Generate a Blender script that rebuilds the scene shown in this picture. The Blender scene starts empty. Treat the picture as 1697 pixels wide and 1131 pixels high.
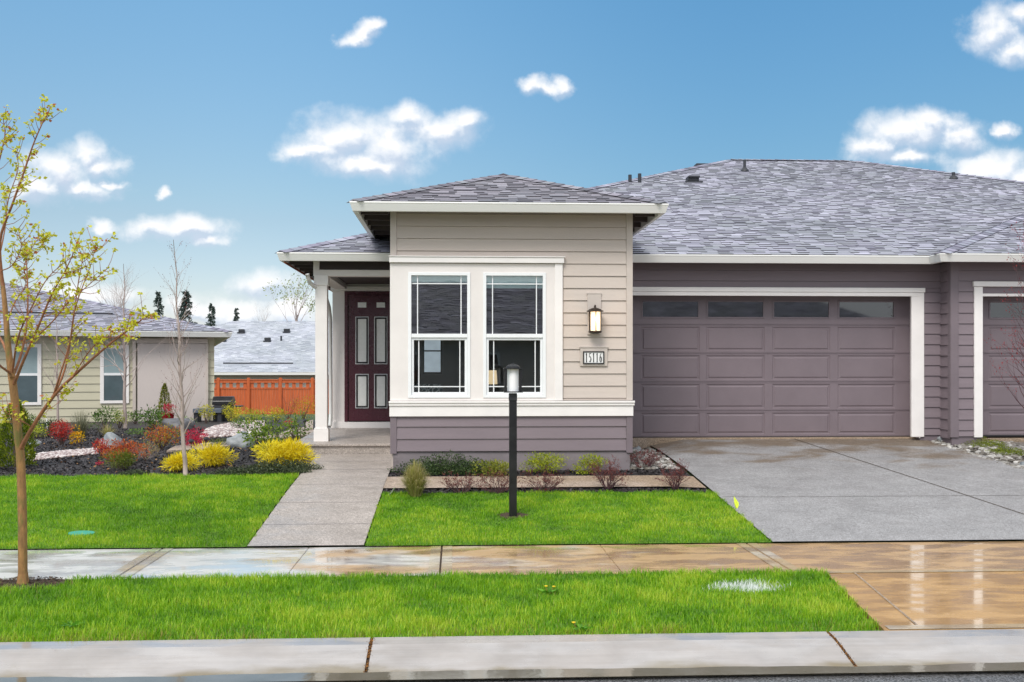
import bpy, bmesh, math, random
import numpy as np
from mathutils import Vector, Matrix
random.seed(7); rng = np.random.default_rng(11)
S = bpy.context.scene
COL = S.collection
# ------------------------------------------------------------------ camera
F = 1790.0; TH = math.atan(93.5/F); CT, ST, TT = math.cos(TH), math.sin(TH), math.tan(TH)
CAMZ = 2.0
cam_d = bpy.data.cameras.new('camera'); cam = bpy.data.objects.new('camera', cam_d); COL.objects.link(cam)
cam.location = (0, 0, CAMZ); cam.rotation_euler = (math.radians(90), 0, -TH)
cam_d.sensor_width = 36; cam_d.lens = 36*F/1697; cam_d.shift_y = 40.5/1697
cam_d.clip_end = 2000; S.camera = cam
# ------------------------------------------------------------------ helpers: measuring the photograph at a known depth
def ratio(px):
    u = (px-848.5)/F
    return (u+TT)/(1-u*TT)
def X(px, D): return ratio(px)*D
def Z(px, py, D): return CAMZ-(py-606)/F*D*(CT+ratio(px)*ST)
# ------------------------------------------------------------------ world, sun, exposure
SUN_EL, SUN_AZ = 48, 205       # azimuth clockwise from +Y: behind the camera, a little to the left
W = bpy.data.worlds.new('World'); S.world = W; W.use_nodes = True
N = W.node_tree.nodes; L = W.node_tree.links; N.clear()
class NT:
    def __init__(s, tree): s.n = tree.nodes; s.l = tree.links
    def new(s, t, **k):
        o = s.n.new(t)
        for a, b in k.items(): setattr(o, a, b)
        return o
    def put(s, sock, v):
        if v is None: return
        if isinstance(v, bpy.types.NodeSocket): s.l.new(v, sock)
        else: sock.default_value = v
    def math(s, op, a, b=None, c=None, clamp=False):
        o = s.new('ShaderNodeMath', operation=op, use_clamp=clamp)
        s.put(o.inputs[0], a)
        if b is not None: s.put(o.inputs[1], b)
        if c is not None: s.put(o.inputs[2], c)
        return o.outputs[0]
    def vmath(s, op, a, b=None):
        o = s.new('ShaderNodeVectorMath', operation=op); s.put(o.inputs[0], a)
        if b is not None: s.put(o.inputs[1], b)
        return o.outputs[1] if op in ('LENGTH', 'DOT_PRODUCT') else o.outputs[0]
    def noise(s, vec, scale, detail=4, rough=.5, dist=0):
        o = s.new('ShaderNodeTexNoise'); o.noise_dimensions = '3D'
        s.put(o.inputs['Vector'], vec); o.inputs['Scale'].default_value = scale
        o.inputs['Detail'].default_value = detail; o.inputs['Roughness'].default_value = rough
        o.inputs['Distortion'].default_value = dist
        return o.outputs[0]
    def mapr(s, v, a, b, c=0., d=1., smooth=False):
        o = s.new('ShaderNodeMapRange'); o.clamp = True
        if smooth: o.interpolation_type = 'SMOOTHSTEP'
        s.put(o.inputs[0], v); 
        for i, q in enumerate((a, b, c, d)): s.put(o.inputs[i+1], q)
        return o.outputs[0]
    def mix(s, f, a, b, blend='MIX'):
        o = s.new('ShaderNodeMix', data_type='RGBA', blend_type=blend)
        s.put(o.inputs[0], f); s.put(o.inputs[6], col4(a)); s.put(o.inputs[7], col4(b))
        return o.outputs[2]
    def ramp(s, f, pts):
        o = s.new('ShaderNodeValToRGB'); s.put(o.inputs[0], f); e = o.color_ramp.elements
        while len(e) < len(pts): e.new(.5)
        for k, (p, c) in enumerate(pts): e[k].position = p; e[k].color = col4(c)
        return o.outputs[0]
def col4(c):
    if isinstance(c, bpy.types.NodeSocket): return c
    if isinstance(c, (int, float)): return (c, c, c, 1)
    return tuple(c)+(1,) if len(c) == 3 else tuple(c)
def srgb(r, g, b):
    f = lambda v: (v/255/12.92) if v/255 <= .04045 else ((v/255+.055)/1.055)**2.4
    return (f(r), f(g), f(b))
w = NT(W.node_tree)
sky = w.new('ShaderNodeTexSky', sky_type='NISHITA'); sky.sun_disc = False
sky.sun_elevation = math.radians(SUN_EL); sky.sun_rotation = math.radians(SUN_AZ)
sky.air_density = 1.0; sky.dust_density = .3; sky.ozone_density = 1.6; sky.altitude = 100
tc = w.new('ShaderNodeTexCoord'); D0 = tc.outputs['Generated']
sep = w.new('ShaderNodeSeparateXYZ'); w.put(sep.inputs[0], D0)
ysafe = w.math('MAXIMUM', sep.outputs[1], .05)
cu = w.math('DIVIDE', sep.outputs[0], ysafe); cv = w.math('DIVIDE', sep.outputs[2], ysafe)
comb = w.new('ShaderNodeCombineXYZ'); w.put(comb.inputs[0], cu); w.put(comb.inputs[1], cv)
uv = comb.outputs[0]
n1 = w.new('ShaderNodeTexNoise'); w.put(n1.inputs['Vector'], uv); n1.inputs['Scale'].default_value = 26; n1.inputs['Detail'].default_value = 7; n1.inputs['Roughness'].default_value = .6
off = w.vmath('SUBTRACT', n1.outputs[1], (.5, .5, .5)); offs = w.vmath('MULTIPLY', off, (.050, .024, 0))
uvd = w.vmath('ADD', uv, offs)
# each cloud bank is a handful of lobes in the directions where it stands in the sky
clouds = [(150,258,38,30),(98,285,62,42),(172,275,34,20),(55,312,40,26),(188,305,18,8),(140,315,55,18),
 (250,378,48,20),(320,376,52,20),(345,396,32,14),(168,377,22,12),(272,320,14,10),
 (560,235,78,42),(645,238,72,52),(720,215,80,30),(500,258,34,14),(610,272,90,22),(772,203,36,16),(675,195,40,20),
 (884,140,27,15),(908,144,38,12),(600,54,28,12),(530,250,60,20),(932,143,20,18),(612,43,32,11),(588,65,28,13),
 (1645,50,48,42),(1685,80,44,32),(1695,25,34,20),
 (1510,218,88,36),(1450,245,42,26),(1585,228,52,28),(1545,200,42,22),(1500,262,80,16),
 (1640,285,80,38),(1670,222,26,13),(1700,300,60,30),
 (440,470,52,26),(390,522,76,32),(480,520,60,42),(330,518,54,18),(150,492,90,22)]
fld = None; fup = None
for (px, py, rx, ry) in clouds:
    c = (ratio(px), -(py-606)/F/(CT-(px-848.5)/F*ST), 0)
    k = F/1.0
    d = w.vmath('MULTIPLY', w.vmath('SUBTRACT', uvd, c), (k/rx/1.45, k/ry/1.45, 0))
    f = w.math('SUBTRACT', 1, w.vmath('LENGTH', d))
    fld = f if fld is None else w.math('SMOOTH_MAX', fld, f, .25)
    d2 = w.vmath('MULTIPLY', w.vmath('SUBTRACT', w.vmath('ADD', uvd, (-.003, .008, 0)), c), (k/rx/1.45, k/ry/1.45, 0)); f2 = w.math('SUBTRACT', 1, w.vmath('LENGTH', d2))
    fup = f2 if fup is None else w.math('SMOOTH_MAX', fup, f2, .25)
front = w.mapr(sep.outputs[1], .25, .5)
n2 = w.noise(uv, 34, 9, .55)
n3 = w.noise(w.vmath('ADD', uv, (-.004, .010, 0)), 34, 9, .55)
dens = w.math('ADD', fld, w.math('MULTIPLY', w.math('SUBTRACT', n2, .5), .9))
mask = w.math('MULTIPLY', w.math('POWER', w.mapr(dens, .02, .92, smooth=True), .85), front)
# cover thickens overhead and behind the street: unseen rain cloud added for soft light
nb = w.noise(D0, 2.2, 6, .6)
over = w.mapr(w.math('ADD', sep.outputs[2], w.math('MULTIPLY', w.math('SUBTRACT', nb, .5), .5)), .40, .62, smooth=True)
back = w.mapr(w.math('ADD', sep.outputs[1], w.math('MULTIPLY', w.math('SUBTRACT', nb, .5), .6)), .2, -.25, smooth=True)
cover = w.math('MAXIMUM', over, w.math('MULTIPLY', back, .9))
lit = w.math('ADD', w.math('MULTIPLY', w.math('SUBTRACT', n2, n3), 1.2), w.math('ADD', .50, w.math('MULTIPLY', w.math('SUBTRACT', fld, fup), .95)))
ccol = w.ramp(lit, [(.28, (4.7, 5.4, 6.5)), (.5, (6.5, 6.9, 7.5)), (.72, (8.1, 8.1, 8.2))])
SKYT = (1.0, 1.0, 1.0)
skyc = w.mix(1.0, sky.outputs[0], w.mix(w.mapr(sep.outputs[2], .13, .34), (.86, .88, .83), (.93, 1.27, 1.26)), 'MULTIPLY')
skyc = w.mix(1.0, skyc, w.mix(w.mapr(sep.outputs[2], .0, .15), (1.06, .93, 1.12), (1.03, 1.03, 1.04)), 'MULTIPLY')
skyc = w.mix(1.0, skyc, w.mix(w.mapr(cu, -.25, .30, smooth=True), (1.0, .99, .98), (.58, .72, .79)), 'MULTIPLY')
c1 = w.mix(cover, skyc, (8.5, 8.9, 9.4))
c2 = w.mix(mask, c1, ccol)
bg = w.new('ShaderNodeBackground'); w.put(bg.inputs[0], c2); bg.inputs[1].default_value = .08
wo = w.new('ShaderNodeOutputWorld'); w.l.new(bg.outputs[0], wo.inputs[0])
sd = bpy.data.lights.new('sun', 'SUN'); sun = bpy.data.objects.new('sun', sd); COL.objects.link(sun)
sd.energy = 1.5; sd.angle = math.radians(25); sd.color = (1, .95, .88)
az, el = math.radians(SUN_AZ), math.radians(SUN_EL)
sv = Vector((math.sin(az)*math.cos(el), math.cos(az)*math.cos(el), math.sin(el)))
sun.rotation_euler = sv.to_track_quat('Z', 'Y').to_euler(); sun.location = sv*60
S.view_settings.view_transform = 'Standard'; S.view_settings.look = 'None'; S.view_settings.gamma = 1
S.view_settings.exposure = .72
# ------------------------------------------------------------------ mesh helpers
ROOTLOC = {}
def link(name, me, mat, parent=None, smooth=False):
    o = bpy.data.objects.new(name, me); COL.objects.link(o)
    if mat is not None: me.materials.append(mat)
    if parent is not None:
        o.parent = parent
        if parent.type == 'EMPTY': o.location = -Vector(parent.location)
    if smooth:
        me.polygons.foreach_set('use_smooth', [True]*len(me.polygons))
    return o
def tag(o, label=None, cat=None, group=None, kind=None):
    if label: o['label'] = label
    if cat: o['category'] = cat
    if group: o['group'] = group
    if kind: o['kind'] = kind
    return o
def empty(name, loc, label, cat, group=None):
    o = bpy.data.objects.new(name, None); COL.objects.link(o); o.location = loc; o.empty_display_size = .1
    return tag(o, label, cat, group)
class MB:
    def __init__(s): s.v = []; s.f = []; s.uv = None
    def face(s, pts, uvs=None):
        b = len(s.v); s.v += [tuple(p) for p in pts]; s.f.append(tuple(range(b, b+len(pts))))
        if uvs is not None:
            if s.uv is None: s.uv = []
            s.uv.append(uvs)
        return s
    def box(s, x0, x1, y0, y1, z0, z1):
        if x0 > x1: x0, x1 = x1, x0
        if z0 > z1: z0, z1 = z1, z0
        b = len(s.v)
        s.v += [(x0,y0,z0),(x1,y0,z0),(x1,y1,z0),(x0,y1,z0),(x0,y0,z1),(x1,y0,z1),(x1,y1,z1),(x0,y1,z1)]
        s.f += [(b,b+3,b+2,b+1),(b+4,b+5,b+6,b+7),(b,b+1,b+5,b+4),(b+1,b+2,b+6,b+5),(b+2,b+3,b+7,b+6),(b+3,b,b+4,b+7)]
        return s
    def prism(s, prof, p0, p1, up=(0,0,1), side=None, caps=True):
        """profile (a,b) swept from p0 to p1; a along side, b along up"""
        p0, p1 = Vector(p0), Vector(p1); up = Vector(up)
        d = (p1-p0).normalized(); sd_ = Vector(side) if side is not None else d.cross(up).normalized()
        n = len(prof); b = len(s.v)
        for p in (p0, p1):
            s.v += [tuple(p+sd_*a+up*h) for a, h in prof]
        for i in range(n):
            j = (i+1) % n; s.f.append((b+i, b+j, b+n+j, b+n+i))
        if caps: s.f += [tuple(range(b, b+n))[::-1], tuple(range(b+n, b+2*n))]
        return s
    def tube(s, pts, rad, sides=6, caps=True):
        pts = [Vector(p) for p in pts]; n = len(pts)
        if not hasattr(rad, '__len__'): rad = [rad]*n
        b = len(s.v); ref = Vector((.13, .97, .2)).normalized()
        for i, p in enumerate(pts):
            t = (pts[min(i+1, n-1)]-pts[max(i-1, 0)]).normalized()
            a = t.cross(ref)
            if a.length < .1: a = t.cross(Vector((1, 0, 0)))
            a.normalize(); c = t.cross(a)
            for k in range(sides):
                q = 2*math.pi*k/sides
                s.v.append(tuple(p+(a*math.cos(q)+c*math.sin(q))*rad[i]))
        for i in range(n-1):
            for k in range(sides):
                k2 = (k+1) % sides
                s.f.append((b+i*sides+k, b+i*sides+k2, b+(i+1)*sides+k2, b+(i+1)*sides+k))
        if caps: s.f += [tuple(b+k for k in range(sides)), tuple(b+(n-1)*sides+k for k in range(sides))[::-1]]
        return s
    def lathe(s, prof, c, sides=20):
        b = len(s.v); n = len(prof)
        for r, z in prof:
            for k in range(sides):
                q = 2*math.pi*k/sides; s.v.append((c[0]+r*math.cos(q), c[1]+r*math.sin(q), c[2]+z))
        for i in range(n-1):
            for k in range(sides):
                k2 = (k+1) % sides
                s.f.append((b+i*sides+k, b+i*sides+k2, b+(i+1)*sides+k2, b+(i+1)*sides+k))
        s.f += [tuple(b+k for k in range(sides))[::-1], tuple(b+(n-1)*sides+k for k in range(sides))]
        return s
    def mesh(s, name='mesh'):
        me = bpy.data.meshes.new(name); me.from_pydata(s.v, [], s.f)
        if s.uv is not None:
            l = me.uv_layers.new(name='UVMap'); i = 0
            for u in s.uv:
                for q in u: l.data[i].uv = q; i += 1
        me.update(); return me
    def build(s, name, mat, parent=None, bevel=0, smooth=False):
        o = link(name, s.mesh(name), mat, parent, smooth)
        if bevel:
            m = o.modifiers.new('bevel', 'BEVEL'); m.width = bevel; m.segments = 1; m.limit_method = 'ANGLE'
        return o
def np_mesh(name, V, Fc, rnd=None, uvs=None):
    """V (N,3), Fc (M,k)"""
    me = bpy.data.meshes.new(name); V = np.asarray(V, np.float32); Fc = np.asarray(Fc, np.int32)
    me.vertices.add(len(V)); me.vertices.foreach_set('co', V.ravel())
    M, k = Fc.shape; me.loops.add(M*k); me.loops.foreach_set('vertex_index', Fc.ravel())
    me.polygons.add(M); me.polygons.foreach_set('loop_start', np.arange(M, dtype=np.int32)*k)
    if rnd is not None:
        a = me.attributes.new('rnd', 'FLOAT', 'POINT'); a.data.foreach_set('value', np.asarray(rnd, np.float32))
    me.update(calc_edges=True); return me
# ------------------------------------------------------------------ materials
def pmat(name, base, rough=.6, var=.12, scale=6, bump=0, bscale=60, metal=0, spec=.5, stretch=(1,1,1), coat=0, detail=5, dark=None, speck=None):
    m = bpy.data.materials.new(name); m.use_nodes = True; t = NT(m.node_tree); b = m.node_tree.nodes['Principled BSDF']
    tcn = t.new('ShaderNodeTexCoord'); v = t.vmath('MULTIPLY', tcn.outputs['Object'], stretch)
    n = t.noise(v, scale, detail, .6)
    base = tuple(base)
    lo = tuple(c*(1-var) for c in base); hi = tuple(min(1, c*(1+var)) for c in base)
    c = t.ramp(n, [(.3, lo), (.7, hi)])
    if dark:   # (colour, threshold, scale) weathering patches
        nn = t.noise(v, dark[2], 5, .65); c = t.mix(t.mapr(nn, dark[1], dark[1]+.15), c, dark[0])
    if speck:
        ns = t.noise(tcn.outputs['Object'], speck[0], 2, .8); c = t.mix(1., c, t.ramp(ns, [(.35, speck[1]), (.65, speck[2])]), 'MULTIPLY')
    t.put(b.inputs['Base Color'], c); b.inputs['Metallic'].default_value = metal
    t.put(b.inputs['Roughness'], t.mapr(n, .3, .7, rough*.85, min(1, rough*1.12)))
    b.inputs['Specular IOR Level'].default_value = spec; b.inputs['Coat Weight'].default_value = coat
    if bump:
        bn = t.new('ShaderNodeBump'); bn.inputs['Strength'].default_value = bump; bn.inputs['Distance'].default_value = .01
        t.put(bn.inputs['Height'], t.noise(v, bscale, 4, .6)); t.put(b.inputs['Normal'], bn.outputs[0])
    return m
def leafmat(name, cols, rough=.5, trans=.35):
    m = bpy.data.materials.new(name); m.use_nodes = True; t = NT(m.node_tree); b = m.node_tree.nodes['Principled BSDF']
    a = t.new('ShaderNodeAttribute', attribute_name='rnd')
    n = len(cols); c = t.ramp(a.outputs['Fac'], [(i/(n-1) if n > 1 else 0, cc) for i, cc in enumerate(cols)])
    t.put(b.inputs['Base Color'], c); b.inputs['Roughness'].default_value = rough; b.inputs['Specular IOR Level'].default_value = .35
    tr = t.new('ShaderNodeBsdfTranslucent'); t.put(tr.inputs[0], c)
    mx = t.new('ShaderNodeMixShader'); mx.inputs[0].default_value = trans
    t.l.new(b.outputs[0], mx.inputs[1]); t.l.new(tr.outputs[0], mx.inputs[2])
    t.l.new(mx.outputs[0], m.node_tree.nodes['Material Output'].inputs[0])
    return m
def shingle(name, cols, rough=.75, w_=.30, h_=.143):
    m = bpy.data.materials.new(name); m.use_nodes = True; t = NT(m.node_tree); b = m.node_tree.nodes['Principled BSDF']
    uvn = t.new('ShaderNodeUVMap', uv_map='UVMap')
    def brick(wd, ox, offv):
        o = t.new('ShaderNodeTexBrick'); o.offset = offv; o.offset_frequency = 2
        t.put(o.inputs['Vector'], t.vmath('ADD', uvn.outputs[0], (ox, 0, 0)))
        o.inputs['Color1'].default_value = (0, 0, 0, 1); o.inputs['Color2'].default_value = (1, 1, 1, 1); o.inputs['Mortar'].default_value = (.2, .2, .2, 1)
        o.inputs['Scale'].default_value = 1; o.inputs['Brick Width'].default_value = wd; o.inputs['Row Height'].default_value = h_
        o.inputs['Mortar Size'].default_value = .0035; o.inputs['Mortar Smooth'].default_value = .2; o.inputs['Bias'].default_value = 0
        return o
    b1, b2 = brick(w_, 0, .5), brick(w_*1.62, .11, .37)
    su = t.new('ShaderNodeSeparateXYZ'); t.put(su.inputs[0], uvn.outputs[0])
    fr = t.math('FRACT', t.math('DIVIDE', su.outputs[1], h_))
    k = t.math('ADD', t.math('MULTIPLY', b1.outputs[0], .55), t.math('MULTIPLY', b2.outputs[0], .45))
    big = t.noise(uvn.outputs[0], .9, 3, .5); k2 = t.math('ADD', k, t.math('MULTIPLY', t.math('SUBTRACT', big, .5), .5))
    c = t.ramp(k2, [(i/(len(cols)-1), cc) for i, cc in enumerate(cols)])
    hue = t.noise(uvn.outputs[0], 2.6, 4, .6)
    c = t.mix(t.mapr(hue, .42, .6), c, t.mix(1., c, (.93, 1.06, .98), 'MULTIPLY'))
    gr = t.noise(uvn.outputs[0], 160, 2, .8); c = t.mix(1., c, t.ramp(gr, [(.3, (.78,)*3), (.7, (1.2,)*3)]), 'MULTIPLY')
    lip_shade = t.math('MULTIPLY', t.math('SUBTRACT', 1, t.mapr(fr, .06, .26)), t.mapr(k, .25, .6, .35, 1)); c = t.mix(lip_shade, c, t.mix(1., c, (.30, .30, .33), 'MULTIPLY'))   # shadow under the thicker tabs, painted along each course edge
    t.put(b.inputs['Base Color'], c); t.put(b.inputs['Roughness'], t.mapr(k, 0, 1, rough-.12, rough+.1))
    hgt = t.math('ADD', t.math('SUBTRACT', 1, fr), t.math('MULTIPLY', k, .6))
    bn = t.new('ShaderNodeBump'); bn.inputs['Strength'].default_value = .8; bn.inputs['Distance'].default_value = .012
    t.put(bn.inputs['Height'], hgt); t.put(b.inputs['Normal'], bn.outputs[0])
    return m
def glassmat(name, tint=(.80, .86, .86), refl=1.0):
    m = bpy.data.materials.new(name); m.use_nodes = True; t = NT(m.node_tree)
    t.n.remove(m.node_tree.nodes['Principled BSDF'])
    g = t.new('ShaderNodeBsdfGlossy'); g.inputs['Roughness'].default_value = .01; g.inputs[0].default_value = (1, 1, 1, 1)
    tcn = t.new('ShaderNodeTexCoord')
    bn = t.new('ShaderNodeBump'); bn.inputs['Strength'].default_value = .05; bn.inputs['Distance'].default_value = .01
    t.put(bn.inputs['Height'], t.noise(tcn.outputs['Object'], 2.2, 2, .5)); t.put(g.inputs['Normal'], bn.outputs[0])
    tr = t.new('ShaderNodeBsdfTransparent'); tr.inputs[0].default_value = col4(tint)
    fz = t.new('ShaderNodeFresnel'); fz.inputs[0].default_value = 1.5
    mx = t.new('ShaderNodeMixShader'); t.put(mx.inputs[0], t.math('MULTIPLY', fz.outputs[0], 3.6*refl, clamp=True))
    t.l.new(tr.outputs[0], mx.inputs[1]); t.l.new(g.outputs[0], mx.inputs[2])
    t.l.new(mx.outputs[0], m.node_tree.nodes['Material Output'].inputs[0])
    return m
def emit(name, c, s, base=None):
    m = bpy.data.materials.new(name); m.use_nodes = True; b = m.node_tree.nodes['Principled BSDF']
    b.inputs['Base Color'].default_value = col4(base or c); b.inputs['Emission Color'].default_value = col4(c); b.inputs['Emission Strength'].default_value = s
    t = NT(m.node_tree); tcn = t.new('ShaderNodeTexCoord')
    t.put(b.inputs['Emission Strength'], t.mapr(t.noise(tcn.outputs['Object'], 9, 3), .3, .7, s*.85, s*1.1))
    return m
M = {}
M['beige'] = pmat('beige_siding', srgb(198, 186, 177), .55, .05, 3, .25, 90, stretch=(.25, 1, 3))
M['taupe_trim'] = pmat('beige_trim', srgb(196, 185, 177), .5, .05, 4, .1)
M['mauve'] = pmat('mauve_siding', srgb(126, 114, 120), .5, .07, 3, .25, 90, stretch=(.25, 1, 3))
M['mauve_dark'] = pmat('mauve_trim', srgb(118, 107, 113), .5, .06, 3, .15)
M['white'] = pmat('white_trim', srgb(236, 232, 230), .45, .04, 3, .08)
M['cream'] = pmat('cream_panel', srgb(228, 222, 219), .5, .04, 2.5, .15, 120)
M['vinyl'] = pmat('white_vinyl', srgb(236, 238, 240), .3, .02, 4)
M['gutter'] = pmat('gutter_metal', srgb(222, 222, 220), .35, .04, 2, 0, stretch=(.3, 1, 1))
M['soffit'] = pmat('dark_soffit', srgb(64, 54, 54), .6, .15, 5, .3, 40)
M['garage'] = pmat('garage_paint', srgb(121, 109, 115), .42, .05, 2.5, .12, 140)
M['door'] = pmat('maroon_paint', srgb(76, 30, 44), .28, .1, 4, .1, 60)
M['dark'] = pmat('dark_line', (.02, .018, .02), .5, .2, 8)
M['frost'] = pmat('frosted_glass', srgb(242, 243, 240), .22, .05, 14, .1, 80)
M['found'] = pmat('concrete_foundation', srgb(128, 120, 124), .8, .12, 5, .5, 60, dark=(srgb(100, 92, 92), .6, 3))
M['black'] = pmat('black_metal', (.012, .012, .014), .32, .3, 10, .1)
M['bronze'] = pmat('bronze_metal', (.05, .035, .028), .4, .2, 10, .1, metal=.6)
M['copper'] = pmat('copper_flashing', srgb(190, 110, 80), .4, .15, 6, metal=.3)
M['glass'] = glassmat('window_glass')
M['darkglass'] = pmat('dark_glass', (.012, .013, .014), .03, .3, 3, 0, spec=1.0, coat=.5)
M['blind'] = pmat('blind', srgb(226, 244, 242), .5, .05, 8)
M['room'] = pmat('room_paint', srgb(150, 142, 138), .9, .08, 2)
M['roomdark'] = pmat('room_furniture', srgb(62, 50, 46), .8, .3, 6)
M['roof'] = shingle('grey_shingle', [srgb(92, 88, 104), srgb(134, 130, 148), srgb(162, 158, 176), srgb(192, 190, 205)])
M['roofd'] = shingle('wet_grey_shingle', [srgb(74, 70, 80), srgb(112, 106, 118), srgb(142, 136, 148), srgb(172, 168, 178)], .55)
M['roofl'] = shingle('pale_shingle', [srgb(158, 162, 172), srgb(184, 187, 196), srgb(196, 199, 207), srgb(214, 217, 223)])
def tabmat(name, cols, rough=.7):
    m = bpy.data.materials.new(name); m.use_nodes = True; t = NT(m.node_tree); b = m.node_tree.nodes['Principled BSDF']
    a = t.new('ShaderNodeAttribute', attribute_name='rnd'); tcn = t.new('ShaderNodeTexCoord'); o = tcn.outputs['Object']
    n = len(cols); c = t.ramp(a.outputs['Fac'], [(0, (.022, .021, .026)), (.03, (.022, .021, .026)), (.06, cols[0])]+[(.06+.94*(i+1)/(n-1), cc) for i, cc in enumerate(cols[1:])])
    gr = t.noise(o, 120, 2, .8); c = t.mix(1., c, t.ramp(gr, [(.3, (.72,)*3), (.7, (1.25,)*3)]), 'MULTIPLY')
    big = t.noise(o, .8, 4, .6); c = t.mix(1., c, t.ramp(big, [(.35, (.84, .86, .86)), (.65, (1.1, 1.09, 1.12))]), 'MULTIPLY')
    t.put(b.inputs['Base Color'], c); t.put(b.inputs['Roughness'], t.mapr(big, .35, .65, rough-.12, rough+.08)); b.inputs['Specular IOR Level'].default_value = .35
    return m
M['tab'] = tabmat('grey_shingle_tabs', [srgb(100, 100, 110), srgb(132, 131, 144), srgb(146, 148, 155), srgb(158, 157, 171), srgb(180, 180, 193)])
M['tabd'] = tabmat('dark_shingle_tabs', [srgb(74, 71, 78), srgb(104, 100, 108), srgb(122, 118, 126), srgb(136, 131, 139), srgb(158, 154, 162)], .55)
M['tabl'] = tabmat('pale_shingle_tabs', [srgb(150, 154, 163), srgb(164, 168, 177), srgb(172, 176, 184), srgb(180, 184, 191), srgb(194, 197, 203)])
M['cedar'] = pmat('cedar_stain', srgb(190, 92, 46), .5, .28, 3, .3, 30, stretch=(7, 7, .4))
M['olive'] = pmat('pale_olive_siding', srgb(192, 187, 164), .55, .05, 3, .2, stretch=(.25, 1, 3))
M['shade'] = pmat('roller_shade', srgb(200, 190, 186), .8, .05, 30, .2, 90, stretch=(3, 1, .3))
M['bark'] = pmat('tan_bark', srgb(150, 112, 70), .85, .3, 30, .8, 50, stretch=(1, 1, .35), dark=(srgb(112, 108, 56), .52, 9))
M['twig'] = pmat('red_brown_twig', srgb(146, 96, 66), .7, .3, 20)
M['greybark'] = pmat('grey_bark', srgb(168, 152, 146), .85, .28, 18, .5, 50, stretch=(1, 1, .3))
M['darkbark'] = pmat('dark_bark', srgb(92, 76, 70), .85, .3, 18, .5)
M['purptwig'] = pmat('purple_twig', srgb(84, 56, 60), .75, .3, 18)
M['rock'] = pmat('grey_boulder', srgb(140, 145, 148), .5, .3, 8, .9, 18, dark=(srgb(88, 96, 104), .52, 4))
M['rockd'] = pmat('dark_boulder', srgb(92, 92, 96), .45, .35, 8, .9, 18)
M['teal'] = pmat('teal_plastic', srgb(52, 150, 122), .5, .1, 20, .3)
M['flagy'] = pmat('lime_flag', srgb(225, 240, 70), .6, .05, 9)
M['redpot'] = pmat('red_glaze', srgb(150, 22, 30), .2, .15, 8)
M['charcoal'] = pmat('charcoal_cover', srgb(46, 48, 54), .5, .2, 6, .3)
M['slate'] = pmat('slate_bench', srgb(88, 96, 108), .5, .15, 6, .2)
M['tagw'] = pmat('white_tag', srgb(235, 235, 235), .5, .03, 9)
def concrete(name, base, tan, tan_lo, tan_hi, wet=(.06, .4), speck=None, brush=True, axis=0):
    m = bpy.data.materials.new(name); m.use_nodes = True; t = NT(m.node_tree); b = m.node_tree.nodes['Principled BSDF']
    tcn = t.new('ShaderNodeTexCoord'); o = tcn.outputs['Object']
    s = t.new('ShaderNodeSeparateXYZ'); t.put(s.inputs[0], o)
    n = t.noise(o, 2.3, 6, .6); n2 = t.noise(t.vmath('MULTIPLY', o, (1, 1.6, 1)), 1.1, 5, .55, .4)
    c = t.ramp(n, [(.3, tuple(q*.86 for q in base)), (.7, tuple(q*1.1 for q in base))])
    along = t.mapr(s.outputs[axis], tan_lo, tan_hi, -.35, .32)
    tm = t.mapr(t.math('ADD', n2, along), .42, .68, smooth=True)
    c = t.mix(t.math('MULTIPLY', tm, .85), c, t.mix(t.noise(o, 9, 5, .6), tan, tuple(q*.72 for q in tan)))
    if speck:
        v2 = t.new('ShaderNodeTexVoronoi'); t.put(v2.inputs['Vector'], o); v2.inputs['Scale'].default_value = speck*.5; c = t.mix(1., c, t.ramp(v2.outputs['Color'], [(.12, (.72, .71, .70)), (.5, (.97, .96, .95)), (.9, (1.25, 1.25, 1.26))]), 'MULTIPLY')
        vo = t.new('ShaderNodeTexVoronoi'); t.put(vo.inputs['Vector'], o); vo.inputs['Scale'].default_value = speck
        c = t.mix(1., c, t.ramp(vo.outputs['Color'], [(.15, (.66, .64, .61)), (.5, (.97, .96, .95)), (.85, (1.32, 1.32, 1.32))]), 'MULTIPLY')
    else: c = t.mix(1., c, t.ramp(t.noise(t.vmath('MULTIPLY', o, (.7, 26, 1)), 1, 5, .7), [(.3, (.90, .89, .87)), (.7, (1.06, 1.06, 1.06))]), 'MULTIPLY')
    t.put(b.inputs['Base Color'], c)
    nw = t.noise(t.vmath('MULTIPLY', o, (1, 2.2, 1)), 1.7, 4, .55, .3)
    t.put(b.inputs['Roughness'], t.mapr(nw, .38, .62, wet[0], wet[1], smooth=True))
    b.inputs['Specular IOR Level'].default_value = .5
    if wet[0] < .2: t.put(b.inputs['Coat Weight'], t.mapr(nw, .58, .40)); b.inputs['Coat Roughness'].default_value = .05; b.inputs['Coat IOR'].default_value = 1.4
    bn = t.new('ShaderNodeBump'); bn.inputs['Strength'].default_value = .25 if not speck else .5; bn.inputs['Distance'].default_value = .004
    hh = t.noise(t.vmath('MULTIPLY', o, (6, 60, 6)) if brush else o, 3 if brush else 90, 3, .6)
    t.put(bn.inputs['Height'], hh); t.put(bn.inputs['Strength'], t.mapr(nw, .38, .62, .03, .3 if not speck else .6)); t.put(b.inputs['Normal'], bn.outputs[0])
    return m
M['walk'] = concrete('wet_concrete', srgb(208, 205, 201), srgb(198, 156, 98), -6.5, 3, (.09, .34))
M['apron'] = concrete('wet_tan_concrete', srgb(200, 190, 170), srgb(206, 158, 90), -12, 3, (.06, .28))
M['kerb'] = concrete('kerb_concrete', srgb(166, 160, 156), srgb(128, 112, 74), 7.62, 7.26, (.16, .5), None, True, 1)
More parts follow.
